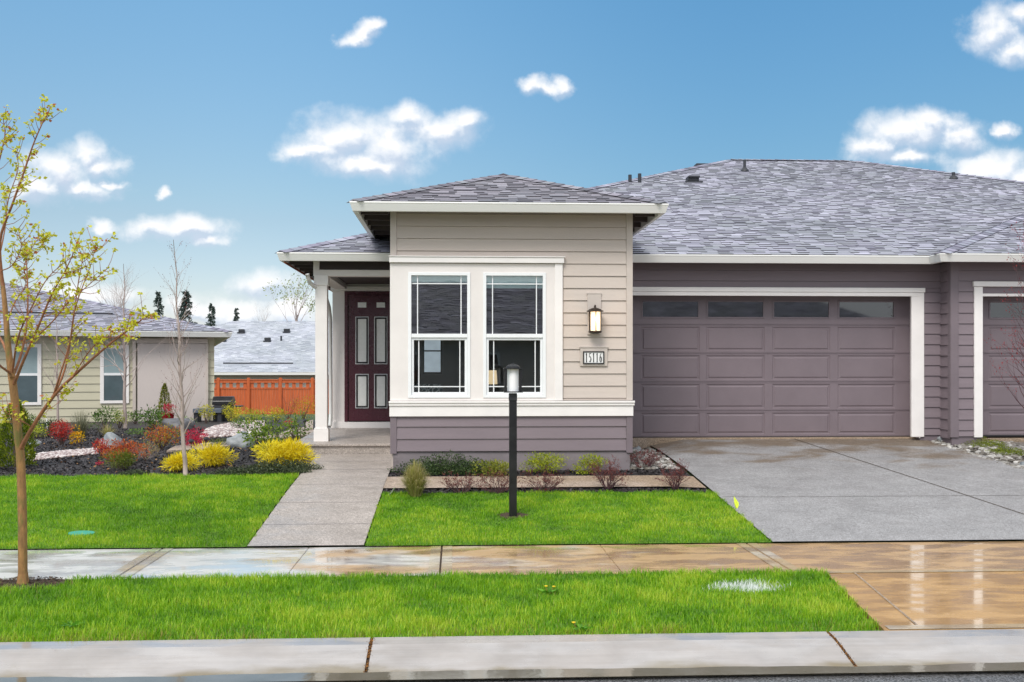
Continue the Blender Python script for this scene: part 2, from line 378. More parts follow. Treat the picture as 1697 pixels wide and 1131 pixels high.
M['drive'] = concrete('exposed_aggregate', srgb(150, 150, 152), srgb(122, 106, 86), 14.0, 19.5, (.42, .62), 150, False, 1)
M['path'] = concrete('aggregate_path', srgb(170, 162, 156), srgb(150, 130, 108), -2, 10, (.35, .6), 150, False)
M['stripc'] = concrete('plain_concrete', srgb(172, 156, 142), srgb(160, 140, 118), -6, 6, (.5, .7), 110, False)
def asphalt():
    m = bpy.data.materials.new('wet_asphalt'); m.use_nodes = True; t = NT(m.node_tree); b = m.node_tree.nodes['Principled BSDF']
    tcn = t.new('ShaderNodeTexCoord'); o = tcn.outputs['Object']
    vo = t.new('ShaderNodeTexVoronoi'); t.put(vo.inputs['Vector'], o); vo.inputs['Scale'].default_value = 90
    t.put(b.inputs['Base Color'], t.ramp(vo.outputs['Color'], [(.2, (.05,)*3), (.8, (.20, .20, .21))]))
    n = t.noise(o, 1.6, 5, .6); t.put(b.inputs['Roughness'], t.mapr(n, .4, .6, .1, .4))
    bn = t.new('ShaderNodeBump'); bn.inputs['Distance'].default_value = .006; bn.inputs['Strength'].default_value = .7
    t.put(bn.inputs['Height'], vo.outputs['Distance']); t.put(b.inputs['Normal'], bn.outputs[0]); return m
M['asphalt'] = asphalt()
M['mulch'] = pmat('dark_mulch', (.035, .030, .030), .7, .5, 40, 1., 70, detail=3)
M['soil'] = pmat('brown_soil', (.06, .038, .022), .9, .4, 30, 1., 60)
M['lawnsoil'] = pmat('lawn_thatch', (.10, .20, .015), .9, .4, 14, .5, 60)
M['terrain'] = pmat('rough_grass_ground', (.05, .08, .02), .9, .4, 3, .5, 30)
M['chip'] = leafmat('bark_chip', [(.012, .010, .012), (.035, .030, .032), (.09, .08, .085)], .6, 0)
M['pebble'] = leafmat('river_pebble', [srgb(120, 96, 92), srgb(160, 140, 136), srgb(198, 186, 182), srgb(225, 218, 214)], .35, 0)
M['pebblew'] = leafmat('pale_pebble', [srgb(80, 76, 70), srgb(124, 118, 110), srgb(150, 148, 144), srgb(196, 193, 188)], .35, 0)
# ------------------------------------------------------------------ ground shape
P1y = [-400, 7.3, 7.38, 7.95, 11.9, 14.3, 15.7, 17.4, 25, 28, 60, 70, 400]
P1z = [-.20, -.20, -.20, -.04, .0, .31, .46, .55, .62, .60, -.65, -.95, -3]
P2y = [-400, 7.3, 7.38, 7.95, 11.9, 18.2, 28, 60, 70, 400]
P2z = [-.20, -.20, -.20, -.04, .0, .72, .74, -.65, -.95, -3]
def g(x, y):
    a = np.interp(y, P1y, P1z); b = np.interp(y, P2y, P2z); k = np.clip((np.asarray(x)-3.1)/.5, 0, 1)
    return a*(1-k)+b*k
def gp(px, py):
    """where the sight line through a photo point meets the ground"""
    lo, hi = 6.5, 90.
    for _ in range(60):
        m = (lo+hi)/2
        if Z(px, py, m) > g(X(px, m), m): lo = m
        else: hi = m
    return (X(px, lo), lo, float(g(X(px, lo), lo)))
YK = [7.95, 9, 10.3, 11.1, 11.9, 12.5, 13.1, 13.7, 14.3, 15, 15.7, 16.5, 17.4, 18.2, 20, 22, 25, 28]
def sheet(name, left, right, y0, y1, offz, mat, nx=10, label=None, kind='structure', flat=None):
    """left/right: lists of (y,x)"""
    ys = sorted(set([y0, y1]+[y for y in YK if y0 < y < y1]+[y for y, _ in left+right if y0 < y < y1]))
    lx = np.interp(ys, [a for a, _ in left], [b for _, b in left]); rx = np.interp(ys, [a for a, _ in right], [b for _, b in right])
    V = []; Fc = []
    for i, y in enumerate(ys):
        for k in range(nx+1):
            x = lx[i]+(rx[i]-lx[i])*k/nx; V.append((x, y, (float(g(x, y)) if flat is None else flat)+offz))
    for i in range(len(ys)-1):
        for k in range(nx): a = i*(nx+1)+k; Fc.append((a, a+1, a+nx+2, a+nx+1))
    o = link(name, np_mesh(name, V, Fc), mat); o['kind'] = kind
    if label: o['label'] = label
    return o
gx = [-400, -150, -60, -30]+list(np.arange(-20, 24.1, .5))+[30, 60, 150, 400]
gx = sorted(set(gx+[3.1, 3.6])); gy = sorted(set(P1y+P2y+[-150, -40, -10, 2, 35, 45, 52, 100, 200, 22]))
V = [(x, y, float(g(x, y))-.03) for y in gy for x in gx]; nx_ = len(gx)
Fc = [(i*nx_+k, i*nx_+k+1, (i+1)*nx_+k+1, (i+1)*nx_+k) for i in range(len(gy)-1) for k in range(nx_-1)]
tag(link('ground', np_mesh('ground', V, Fc), M['terrain']), kind='structure')
# road, kerb, pavement
rb = MB(); rb.face([(-60, -9, -.114), (60, -9, -.114), (60, 7.28, -.114), (-60, 7.28, -.114)])
tag(rb.build('road', M['asphalt']), kind='structure')
JT = [(-1.21, -1.24), (2.35, 2.39)]    # expansion joints in the kerb
kb = MB()
prof = [(7.26, -.16), (7.27, -.112), (7.34, -.100), (7.50, -.066), (7.66, -.030), (7.80, -.004), (7.955, .008), (7.955, -.16)]
xs = [-30, -.61, 2.78, 30]
for i in range(3):
    kb.prism([(-y, z) for y, z in prof], (xs[i]+.012, 0, 0), (xs[i+1]-.012, 0, 0), side=(0, -1, 0))
tag(kb.build('kerb', M['kerb'], smooth=False), kind='structure')
pm = bpy.data.materials.new('gutter_water'); pm.use_nodes = True; pb = pm.node_tree.nodes['Principled BSDF']; tp_ = NT(pm.node_tree)
pc = tp_.new('ShaderNodeTexCoord'); tp_.put(pb.inputs['Base Color'], tp_.mix(tp_.noise(pc.outputs['Object'], 3, 4), (.10, .085, .05), (.24, .22, .19))); pb.inputs['Roughness'].default_value = .03; pb.inputs['Specular IOR Level'].default_value = .8
pn = tp_.new('ShaderNodeBump'); pn.inputs['Strength'].default_value = .12; pn.inputs['Distance'].default_value = .004; tp_.put(pn.inputs['Height'], tp_.noise(pc.outputs['Object'], 26, 3)); tp_.put(pb.inputs['Normal'], pn.outputs[0])
pw_ = MB(); N_ = 260; xs2 = [-9+18*i/N_ for i in range(N_+1)]
edge = [7.392+.022*math.sin(x*1.3+1)+.014*math.sin(x*3.7)+.007*math.sin(x*11) for x in xs2]
for i in range(N_): pw_.face([(xs2[i], 7.2, -.0868), (xs2[i+1], 7.2, -.0868), (xs2[i+1], edge[i+1], -.0868), (xs2[i], edge[i], -.0868)])
tag(pw_.build('puddle', pm), kind='structure')
kj = MB()
for x in xs[1:3]: kj.prism([(-y, z-.012) for y, z in prof], (x-.013, 0, 0), (x+.013, 0, 0), side=(0, -1, 0))
tag(kj.build('kerb_joint', M['soil']), kind='structure')
# pavement slabs with grooved joints
sw = MB(); jl = [-16, -13, -10.1, -4.55-2.6, -4.35, -2.95+.2, -.75, 2.3-.0, 4.9, 7.7, 10.5, 14, 18]
jl = [-16, -12.8, -9.6, -8, -6.4, -4.78, -3.17, -1.6, -.15, 1.6, 3.24, 4.86, 6.5, 8.1, 9.7, 12.9, 16, 22]; MAINJ = (-9.6, -6.4, -3.17, -.15, 3.24, 6.5, 9.7)
for a, b in zip(jl[:-1], jl[1:]):
    sw.box(a+(.009 if a in MAINJ else .0025), b-(.009 if b in MAINJ else .0025), 10.28, 11.90, -.12, .012)
tag(sw.build('sidewalk', M['walk'], bevel=.004), kind='structure')
M['band'] = concrete('trowelled_band', srgb(206, 198, 184), srgb(188, 160, 116), -20, 12, (.12, .3))
bb = MB()
for q_ in MAINJ:
    for a_, b_ in ((q_-.115, q_-.011), (q_+.011, q_+.115)): bb.face([(a_, 10.285, .0165), (b_, 10.285, .0165), (b_, 11.895, .0165), (a_, 11.895, .0165)])
bb.face([(3.26, 7.965, .0150), (30, 7.965, .0150), (30, 8.09, .0150), (3.27, 8.09, .0150)]); bb.face([(3.56, 10.15, .0172), (30, 10.15, .0172), (30, 10.26, .0172), (3.57, 10.26, .0172)])
tag(bb.build('sidewalk_band', M['band']), kind='structure')
jb = MB(); jb.box(-18, 24, 10.281, 11.899, -.13, .002); tag(jb.build('sidewalk_joint', M['soil']), kind='structure')
ap = MB()
a0, a1 = 3.22, 3.56
ap.v += [(a0, 7.96, -.12), (30, 7.96, -.12), (30, 10.27, -.12), (a1, 10.27, -.12), (a0, 7.96, .010), (30, 7.96, .010), (30, 10.27, .013), (a1, 10.27, .013)]
ap.f += [(0,3,2,1),(4,5,6,7),(0,1,5,4),(1,2,6,5),(2,3,7,6),(3,0,4,7)]
tag(ap.build('driveway_apron', M['apron']), kind='structure')
aj = MB()
for (xa, xb) in ((3.50, 3.82), (6.2, 6.5)): aj.face([(xa, 7.97, .0145), (xa+.02, 7.97, .0145), (xb+.02, 10.26, .0165), (xb, 10.26, .0165)])

tag(aj.build('apron_joint', M['stripc']), kind='structure')
# walk to the porch, driveway
WL = [(11.9, -2.27), (16.05, -2.18), (17.4, -2.22)]; WR = [(11.9, -1.005), (15.7, -.945), (17.4, -.945)]
sheet('walkway', WL, WR, 11.91, 17.40, .03, M['path'], 4)
wj = MB()
for y in (12.75, 13.75, 14.75, 15.75, 16.6):
    z = float(g(-1.5, y))+.0335; wj.face([(-2.25, y, z), (-.98, y, z), (-.98, y+.008, z+.0008), (-2.25, y+.008, z+.0008)])
tag(wj.build('walkway_joint', M['found']), kind='structure')
DL = [(11.9, 3.54), (18.2, 3.29)]; DR = [(11.9, 9.1), (15.9, 8.55), (18.2, 7.98)]
sheet('driveway', DL, DR, 11.91, 18.25, .03, M['drive'], 8)
DL2 = [(11.9, 10.1), (15, 9.85), (17.55, 8.72)]; sheet('neighbour_driveway', DL2, [(11.9, 20), (17.9, 20)], 11.91, 17.9, .03, M['drive'], 8)
dj = MB()
def gseam(pts, wd):
    for (xa, ya), (xb, yb) in zip(pts[:-1], pts[1:]):
        za, zb = float(g(xa, ya))+.034, float(g(xb, yb))+.034
        d = Vector((xb-xa, yb-ya, 0)).normalized(); n = Vector((-d.y, d.x, 0))*wd/2
        dj.face([(xa-n.x, ya-n.y, za), (xb-n.x, yb-n.y, zb), (xb+n.x, yb+n.y, zb), (xa+n.x, ya+n.y, za)][::-1])
gseam([(5.76, 18.2), (6.2, 16.4), (6.6, 14.8), (7.02, 13.03), (7.3, 11.95)], .02)
gseam([(3.5, 14.0), (6.8, 14.0)], .012); gseam([(6.8, 14.0), (9, 14.0)], .012)
tag(dj.build('driveway_joint', M['soil']), kind='structure')
# apron of pale concrete under the garage doors
gs = MB(); gs.box(2.9, 7.95, 18.15, 18.5, .5, .765); gs.box(8.9, 14, 17.85, 18.3, .5, .765)
tag(gs.build('garage_threshold', M['stripc'], bevel=.005), kind='structure')
# beds
sheet('mulch_bed', [(15.4, -20), (30, -20)], [(15.4, -2.24), (17.4, -2.24), (17.5, -2.85), (30, -2.85)], 15.42, 27.9, .0, M['mulch'], 30)
sheet('mulch_bed', [(14.2, -1.0), (15.8, -.94)], [(14.2, 3.425), (15.8, 3.36), (18.1, 3.28)], 14.2, 15.75, .003, M['mulch'], 8)
sheet('mulch_bed', [(11.9, 9.1), (15.9, 8.57), (18, 8.0)], DL2+[(18, 8.72)], 11.91, 18.1, .003, M['mulch'], 4)
sheet('mulch_bed', [(15.75, 2.47), (18, 2.47)], [(15.75, 3.36), (18.1, 3.28)], 15.752, 18.1, .003, M['mulch'], 4)
sheet('concrete_strip', [(14.4, -.975), (15.3, -.96)], [(14.4, 3.40), (15.3, 3.37)], 14.5, 15.22, .03, M['stripc'], 8)
# lawns
LAWNS = [('left', [(11.9, -20), (15.6, -20)], [(11.9, -2.29), (15.5, -2.22)], 11.915, 15.43),
         ('right', [(11.9, -.99), (14.3, -.95)], [(11.9, 3.53), (14.3, 3.43)], 11.915, 14.22),
         ('strip', [(7.9, -20), (10.3, -20)], [(7.96, 3.19), (10.27, 3.54)], 7.962, 10.268)]
for nm, l, r, y0, y1 in LAWNS: sheet('lawn', l, r, y0, y1, .02, M['lawnsoil'], 12)
TREE = gp(38, 972); LAMP = gp(850, 858); LID = gp(135, 888); WSPOT = gp(1238, 980)
def disc(name, c, rx, ry, mat, dz):
    mb = MB(); pts = []
    for k in range(28):
        a = 2*math.pi*k/28; rr = 1+.12*math.sin(3*a+1)+.07*math.sin(7*a)
        x, y = c[0]+rx*rr*math.cos(a), c[1]+ry*rr*math.sin(a); pts.append((x, y, float(g(x, y))+dz))
    mb.face(pts); o = mb.build(name, mat); o['kind'] = 'structure'
disc('soil', (TREE[0], TREE[1]), .42, .28, M['soil'], .026)
disc('soil', (LAMP[0], LAMP[1]), .19, .14, M['soil'], .026)
# ------------------------------------------------------------------ grass
def grass(nm, l, r, y0, y1, xmin, dens, h, mat, label):
    ly, lx = [a for a, _ in l], [b for _, b in l]; ry, rx = [a for a, _ in r], [b for _, b in r]
    x1 = max(rx); n = int((x1-xmin)*(y1-y0)*dens)
    x = rng.uniform(xmin, x1+.02, n); y = rng.uniform(y0-.01, y1+.02, n)
    ok = (x > np.interp(y, ly, lx)-.01+.012*np.sin(y*31)) & (x < np.interp(y, ry, rx)+.015+.02*np.sin(y*17)+.012*np.sin(y*41))
    jag = .03*np.sin(x*7.3)+.02*np.sin(x*19.1)+.02*np.sin(x*53); ok &= (y < y1+jag)
    for c, a, b in ((TREE, .44, .30), (LAMP, .17, .12), (LID, .17, .10)):
        q = ((x-c[0])/a)**2+((y-c[1])/b)**2; ok &= q > rng.uniform(.7, 1.25, n)
    x, y = x[ok], y[ok]; n = len(x); z = g(x, y)+.018
    lump = np.sin(x*3.1+1.3*np.sin(y*2.7))*np.sin(y*5.2+np.sin(x*4.4))
    lump2 = np.sin(x*11.3+2*np.sin(y*9))*np.sin(y*14+x*3)
    hh = h*rng.uniform(.55, 1.25, n)*(1+.25*lump+.18*lump2)
    edge = np.minimum(y-y0, 9); hh *= np.where(edge < .06, .8, 1)
    a = rng.uniform(0, 2*np.pi, n); lean = rng.uniform(.1, 1.0, n)*hh
    wd = rng.uniform(.0016, .0034, n)*(1+.5*(h > .06)); dx, dy = np.cos(a), np.sin(a)
    wx, wy = -dy*wd, dx*wd
    # turn blade widths mostly across the view of the street
    V = np.empty((n, 5, 3)); V[:, 0] = np.c_[x-wx, y-wy, z]; V[:, 1] = np.c_[x+wx, y+wy, z]
    V[:, 2] = np.c_[x+wx*.8+dx*lean*.35, y+wy*.8+dy*lean*.35, z+hh*.6]; V[:, 3] = np.c_[x-wx*.8+dx*lean*.35, y-wy*.8+dy*lean*.35, z+hh*.6]
    V[:, 4] = np.c_[x+dx*lean, y+dy*lean, z+hh]
    b = np.arange(n)[:, None]*5
    tri = np.concatenate([b+np.array([[0, 1, 2]]), b+np.array([[0, 2, 3]]), b+np.array([[3, 2, 4]])])
    mott = np.sin(x*5.3+3*np.sin(y*3.9+x))*np.sin(y*8.7+2*np.sin(x*2.9)); fine = np.sin(x*23+2*np.sin(y*31))*np.sin(y*37+x*9)
    patch = .5+.22*lump+.13*lump2+.22*np.sin(x*.9+2)*np.sin(y*1.7+x*.6)+.2*mott+.12*fine
    rn = np.clip(patch*.68+rng.uniform(-.10, .42, n), 0, .84)
    if nm == 'strip':
        rn[y-y0 < rng.uniform(0, .28, n)] += .06
        kb_ = (y-y0 < rng.uniform(0, .45, n)) & (rng.uniform(0, 1, n) < .10+.10*np.sin(x*2.3)); rn[kb_] = .88
        q = ((x-WSPOT[0])/.36)**2+((y-WSPOT[1])/.22)**2+.5*lump2; rn[(q < rng.uniform(.1, 1.1, n))] = 1.
    else:
        rn[y-y0 < rng.uniform(0, .10, n)] *= .5
    dry = rng.uniform(0, 1, n) < .012; rn[dry] = .90
    o = link('grass', np_mesh('grass', V.reshape(-1, 3), tri, np.repeat(rn, 5)), mat); tag(o, label, 'grass', kind='stuff')
def grassmat(name, cols):
    m = leafmat(name, cols, .45, .4)
    return m
GC = [(0, (.040, .150, .006)), (.35, (.150, .36, .008)), (.65, (.29, .52, .012)), (.84, (.50, .62, .05)), (.87, (.34, .30, .06)), (.94, (.34, .33, .10)), (.97, (.8, .82, .8)), (1, (.85, .87, .87))]
gm = leafmat('lawn_grass', [(0, 0, 0), (1, 1, 1)], .42, .4)
for n_ in gm.node_tree.nodes:
    if n_.bl_idname == 'ShaderNodeValToRGB':
        e = n_.color_ramp.elements
        while len(e) < len(GC): e.new(.5)
        for k, (p, c) in enumerate(GC): e[k].position = p; e[k].color = col4(c)
DENS = 6500
grass('left', *LAWNS[0][1:3], LAWNS[0][3], LAWNS[0][4], -7.6, DENS, .038, gm, 'short bright green lawn left of the front walk')
grass('right', *LAWNS[1][1:3], LAWNS[1][3], LAWNS[1][4], -1.1, DENS, .038, gm, 'short bright green lawn around the black lamp post')
grass('strip', *LAWNS[2][1:3], LAWNS[2][3], LAWNS[2][4], -6.6, DENS*.85, .056, gm, 'longer green grass strip between sidewalk and kerb')
# ------------------------------------------------------------------ scattered chips and pebbles (stuff)
def ico(sub=1):
    b = bmesh.new(); bmesh.ops.create_icosphere(b, subdivisions=sub, radius=1); b.verts.ensure_lookup_table()
    V = np.array([v.co[:] for v in b.verts]); Fc = np.array([[v.index for v in f.verts] for f in b.faces]); b.free(); return V, Fc
I1 = ico(1); I2 = ico(2); I3 = ico(3)
def chips(label, fx, n, size, mat, name='mulch_chips', cube=False):
    P = fx(n); n = len(P); s = size*rng.uniform(.4, 1.3, n)
    base = np.array([[-1, -.35, 0], [1, -.3, .05], [.9, .35, .2], [-1, .3, .1]])
    a = rng.uniform(0, 2*np.pi, n); t = rng.uniform(-.6, .6, n); r2 = rng.uniform(-.5, .5, n)
    V = base[None]*s[:, None, None]; x = V[..., 0]*np.cos(a)[:, None]-V[..., 1]*np.sin(a)[:, None]; y = V[..., 0]*np.sin(a)[:, None]+V[..., 1]*np.cos(a)[:, None]
    z = V[..., 2]+V[..., 0]*np.sin(t)[:, None]+V[..., 1]*np.sin(r2)[:, None]
    V = np.stack([x, y, z], -1)+P[:, None, :]+np.array([0, 0, .012])
    o = link(name, np_mesh(name, V.reshape(-1, 3), np.arange(n*4).reshape(-1, 4), np.repeat(rng.uniform(0, 1, n), 4)), mat); tag(o, label, 'mulch', kind='stuff')
def area(x0, x1, y0, y1, test=None, zoff=0.):
    def f(n):
        x = rng.uniform(x0, x1, n); y = rng.uniform(y0, y1, n)
        if test is not None: k = test(x, y); x, y = x[k], y[k]
        return np.c_[x, y, g(x, y)+zoff]
    return f
chips('dark bark mulch covering the garden bed left of the walk', area(-10, -2.3, 15.42, 24), 60000, .022, M['chip'])
chips('dark bark mulch under the plants beside the bay wall', area(-.95, 3.35, 14.22, 15.7, lambda x, y: (y < 14.5) | (y > 15.23)), 11000, .02, M['chip'])
chips('brown soil crumbs round the street tree base', area(TREE[0]-.42, TREE[0]+.42, TREE[1]-.28, TREE[1]+.28, lambda x, y: ((x-TREE[0])/.42)**2+((y-TREE[1])/.28)**2 < 1, .02), 900, .015, leafmat('soil_crumb', [(.03, .02, .012), (.10, .06, .035)], .8, 0), 'soil_crumbs')
def pebbles(label, P, size, mat, base=I1, name='river_rock', flat=.55):
    Vb, Fb = base; n = len(P); s = size*rng.uniform(.45, 1.25, n); k = len(Vb)
    jit = 1+rng.uniform(-.18, .18, (n, k)); V = Vb[None]*jit[..., None]*s[:, None, None]*np.stack([rng.uniform(.8, 1.4, n), rng.uniform(.7, 1.1, n), np.full(n, flat)], -1)[:, None]
    a = rng.uniform(0, 6.28, n); x = V[..., 0]*np.cos(a)[:, None]-V[..., 1]*np.sin(a)[:, None]; y = V[..., 0]*np.sin(a)[:, None]+V[..., 1]*np.cos(a)[:, None]
    V = np.stack([x, y, V[..., 2]], -1)+P[:, None, :]
    Fa = (Fb[None]+(np.arange(n)*k)[:, None, None]).reshape(-1, 3)
    o = link(name, np_mesh(name, V.reshape(-1, 3), Fa, np.repeat(rng.uniform(0, 1, n), k)), mat, smooth=True); tag(o, label, 'rocks', kind='stuff')
def inpoly(poly):
    pl = [gp(*p)[:2] for p in poly]
    def t(x, y):
        ins = np.zeros(len(x), bool); j = len(pl)-1
        for i in range(len(pl)):
            xi, yi = pl[i]; xj, yj = pl[j]; c = ((yi > y) != (yj > y)) & (x < (xj-xi)*(y-yi)/(yj-yi+1e-9)+xi); ins ^= c; j = i
        return ins
    xs_, ys_ = [p[0] for p in pl], [p[1] for p in pl]
    return area(min(xs_), max(xs_), min(ys_), max(ys_), t, .02)
pebbles('band of pinkish river stones crossing the mulch bed', inpoly([(50, 766), (165, 754), (160, 746), (100, 750), (48, 756)])(3200), .035, M['pebble'])
pebbles('dry stream of pale pink stones beyond the boulders', inpoly([(330, 728), (430, 722), (440, 700), (395, 700), (345, 712)])(4200), .05, M['pebble'])
pebbles('white and grey stones heaped by the bay corner', np.concatenate([area(2.46, 3.32, 15.75, 18.0, lambda x, y: x < 3.30-.02*(y-15.7), .02)(800), area(2.5, 2.95, 15.8, 17.9, None, .05)(160)]), .045, M['pebblew'], I2)
pebbles('grey and tan stones between the two driveways', inpoly([(1540, 735), (1575, 723), (1625, 724), (1697, 742), (1760, 790), (1690, 782)])(1500), .042, M['pebblew'], I2)
# ------------------------------------------------------------------ the house
HB = 18.0; BAY = 15.7; EAV = 17.5; GD = 18.35; PIT = .35; EZ = 3.82
H = empty('house', (3.0, 20.0, .6), 'single storey duplex with beige window bay, mauve garage wall and grey hip roof', 'house')
def siding(x0, x1, z0, z1, y, mat, name='wall_siding', exp=.178, base=0., proud=.026, parent=None, axis='x'):
    mb = MB(); z = z0; k = math.floor((z0-base)/exp)
    while z < z1-1e-4:
        zn = min(z1, base+(k+1)*exp); zt = zn-(.007 if zn < z1 else 0); yb, yt = y-proud, y-.008
        if axis == 'x':
            mb.face([(x0, yb, z), (x1, yb, z), (x1, yt, zt), (x0, yt, zt)]); mb.face([(x0, y, z), (x1, y, z), (x1, yb, z), (x0, yb, z)])
            mb.face([(x0, y, z), (x0, yb, z), (x0, yt, zt), (x0, y, zt)]); mb.face([(x1, y, z), (x1, y, zt), (x1, yt, zt), (x1, yb, z)])
        else:   # wall across the street direction: x0,x1 are y range; y is x position, facing -x
            mb.face([(yb, x1, z), (yb, x0, z), (yt, x0, zt), (yt, x1, zt)]); mb.face([(y, x1, z), (y, x0, z), (yb, x0, z), (yb, x1, z)])
        z = zn; k += 1
    return mb.build(name, mat, parent if parent is not None else H)
bx = lambda px, D=BAY: X(px, D)
bz = lambda py, px=850, D=BAY: Z(px, py, D)
XL, XR = bx(648), bx(1047)
# ---- bay body
zs0 = bz(690)      # bottom of the white band
zbandtop = bz(664); ztop = bz(351)
zf = bz(748)       # siding bottom
SB = zs0-.178*.999*0
wallm = MB(); fr_y0, fr_y1 = BAY, BAY+.12
wl, wr = bx(678), bx(778); wl2, wr2 = bx(802), bx(903); wz0, wz1 = bz(658), bz(454)
# structural wall with two window openings
wallm.box(XL+.01, wl, fr_y0, fr_y1, zf, 4.38).box(wr, wl2, fr_y0, fr_y1, zf, 4.38).box(wr2, XR-.01, fr_y0, fr_y1, zf, 4.38)
wallm.box(wl, wr, fr_y0+.001, fr_y1, zf, wz0).box(wl, wr, fr_y0+.001, fr_y1, wz1, 4.38).box(wl2, wr2, fr_y0+.001, fr_y1, zf, wz0).box(wl2, wr2, fr_y0+.001, fr_y1, wz1, 4.38)
wallm.box(XL, XL+.1, fr_y1, 18.6, .45, 4.38).box(XR-.1, XR, fr_y1, 18.6, .45, 4.38)
wallm.build('bay_wall', M['taupe_trim'], H)
fm = MB(); fm.box(XL+.03, XR-.03, BAY-.0, BAY+.2, .2, zf-.004); fm.build('foundation', M['found'], H)
cbw = .085
siding(XL+cbw, XR-cbw, bz(437), ztop, BAY, M['beige'], base=bz(437)); siding(bx(933), XR-cbw, zbandtop+.01, bz(437)-.003, BAY, M['beige'], base=bz(437))
siding(XL+cbw, XR-cbw, zf, zs0-.003, BAY, M['mauve'], base=zs0+.03)
for q_ in ((XL-.01, XL+cbw-.002, bz(425), 4.32), (XR-cbw+.002, XR+.01, zbandtop+.003, 4.32)): t = MB(); t.box(q_[0], q_[1], BAY-.028, BAY+.1, q_[2], q_[3]); t.build('corner_board', M['taupe_trim'], H, .003)
for q_ in ((XL-.01, XL+cbw-.002), (XR-cbw+.002, XR+.01)): t = MB(); t.box(q_[0], q_[1], BAY-.028, BAY+.1, zf-.03, zs0-.004); t.build('corner_board', M['mauve_dark'], H, .003)
# cream surround panel round both windows, with openings
cp = MB(); PY = BAY-.034
px0, px1, pz0, pz1 = XL-.012, bx(930), zbandtop, bz(438)
for a, b, c, d in ((px0, wl, pz0, pz1), (wr, wl2, pz0, pz1), (wr2, px1, pz0, pz1)): cp.box(a, b, PY, BAY-.001, c, d)
for a, b in ((wl, wr), (wl2, wr2)): cp.box(a, b, PY, BAY-.001, pz0, wz0).box(a, b, PY, BAY-.001, wz1, pz1)
cp.build('window_surround', M['cream'], H)
t = MB(); t.box(bx(919), bx(932), BAY-.055, BAY-.001, zbandtop+.001, bz(437.5)); t.box(px0-.01, bx(934), BAY-.085, BAY-.001, bz(437), bz(428)).box(px0-.02, bx(936), BAY-.1, BAY-.001, bz(427.8), bz(426))
t.build('window_head_trim', M['white'], H, .004)
t = MB(); t.box(XL-.025, XR+.03, BAY-.075, BAY-.001, bz(672.5), bz(665)).box(XL-.02, XR+.015, BAY-.055, BAY-.001, zs0, bz(672.8)); t.box(XL-.028, XR+.033, BAY-.09, BAY-.076, bz(668), bz(664.5))
t.build('band_trim', M['white'], H, .004)
# windows
def frame_ring(mb, x0, x1, z0, z1, w_, y0, y1, wb=None):
    wb = wb or w_
    mb.box(x0, x0+w_, y0, y1, z0, z1).box(x1-w_, x1, y0, y1, z0, z1).box(x0+w_, x1-w_, y0, y1, z1-w_, z1).box(x0+w_, x1-w_, y0, y1, z0, z0+wb)
def bay_window(x0, x1, lab):
    f = MB(); frame_ring(f, x0-.012, x1+.012, wz0-.012, wz1+.012, .045, BAY-.05, BAY+.03)
    fo = f.build('window', M['vinyl'], H, .003); fo['label'] = lab
    zm = bz(557); s = MB(); s.box(x0+.034, x1-.034, BAY-.044, BAY+.01, zm-.028, zm+.028); s.build('meeting_rail', M['vinyl'], fo, .003)
    s = MB(); frame_ring(s, x0+.034, x1-.034, wz0+.034, zm-.029, .035, BAY-.02, BAY+.028); s.build('lower_sash', M['vinyl'], fo, .003)
    sc = (x1-x0)/100.
    m_ = MB(); y0, y1 = BAY-.012, BAY-.002
    zu = bz(471); zl = bz(641); 
    for xm in (x0+14*sc, x1-14*sc): m_.box(xm-.007, xm+.007, y0, y1, zm+.029, wz1-.03)
    m_.box(x0+.03, x1-.03, y0-.001, y1+.001, zu-.007, zu+.007)
    m_.build('upper_muntins', M['vinyl'], fo)
    m_ = MB(); y0, y1 = BAY+.004, BAY+.012
    for xm in (x0+16*sc, x1-16*sc): m_.box(xm-.007, xm+.007, y0, y1, wz0+.06, zm-.03)
    m_.box(x0+.06, x1-.06, y0-.001, y1+.001, zl-.007, zl+.007); m_.build('lower_muntins', M['vinyl'], fo)
    p = MB(); p.face([(x0+.03, BAY+.014, zm), (x1-.03, BAY+.014, zm), (x1-.03, BAY+.014, wz1-.03), (x0+.03, BAY+.014, wz1-.03)])
    p.build('pane', M['glass'], fo)
    p = MB(); p.face([(x0+.05, BAY+.018, wz0+.05), (x1-.05, BAY+.018, wz0+.05), (x1-.05, BAY+.018, zm), (x0+.05, BAY+.018, zm)]); p.build('pane', M['glass'], fo)
    b = MB(); b.box(x0+.03, x1-.03, BAY+.035, BAY+.06, wz1-(.13 if x0 < 0 else .21), wz1-.02); b.build('blind', M['blind'], fo)
bay_window(wl, wr, 'double hung window showing the dark room, left of the pair'); bay_window(wl2, wr2, 'double hung window with a table lamp showing behind it')
# room behind the windows
rm = MB(); ry1 = 19.6; rx0, rx1 = XL+.102, XR-.102; fz = 1.02
rm.face([(rx0, BAY+.121, fz), (rx1, BAY+.121, fz), (rx1, ry1, fz), (rx0, ry1, fz)]); rm.face([(rx0, ry1, fz), (rx1, ry1, fz), (rx1, ry1, 3.5), (rx0, ry1, 3.5)])
rm.face([(rx0, BAY+.121, fz), (rx0, ry1, fz), (rx0, ry1, 3.5), (rx0, BAY+.121, 3.5)]); rm.face([(rx1, BAY+.121, fz), (rx1, BAY+.121, 3.5), (rx1, ry1, 3.5), (rx1, ry1, fz)])
rm.face([(rx0, BAY+.121, 3.5), (rx0, ry1, 3.5), (rx1, ry1, 3.5), (rx1, BAY+.121, 3.5)]); rm.build('room_interior', M['room'], H)
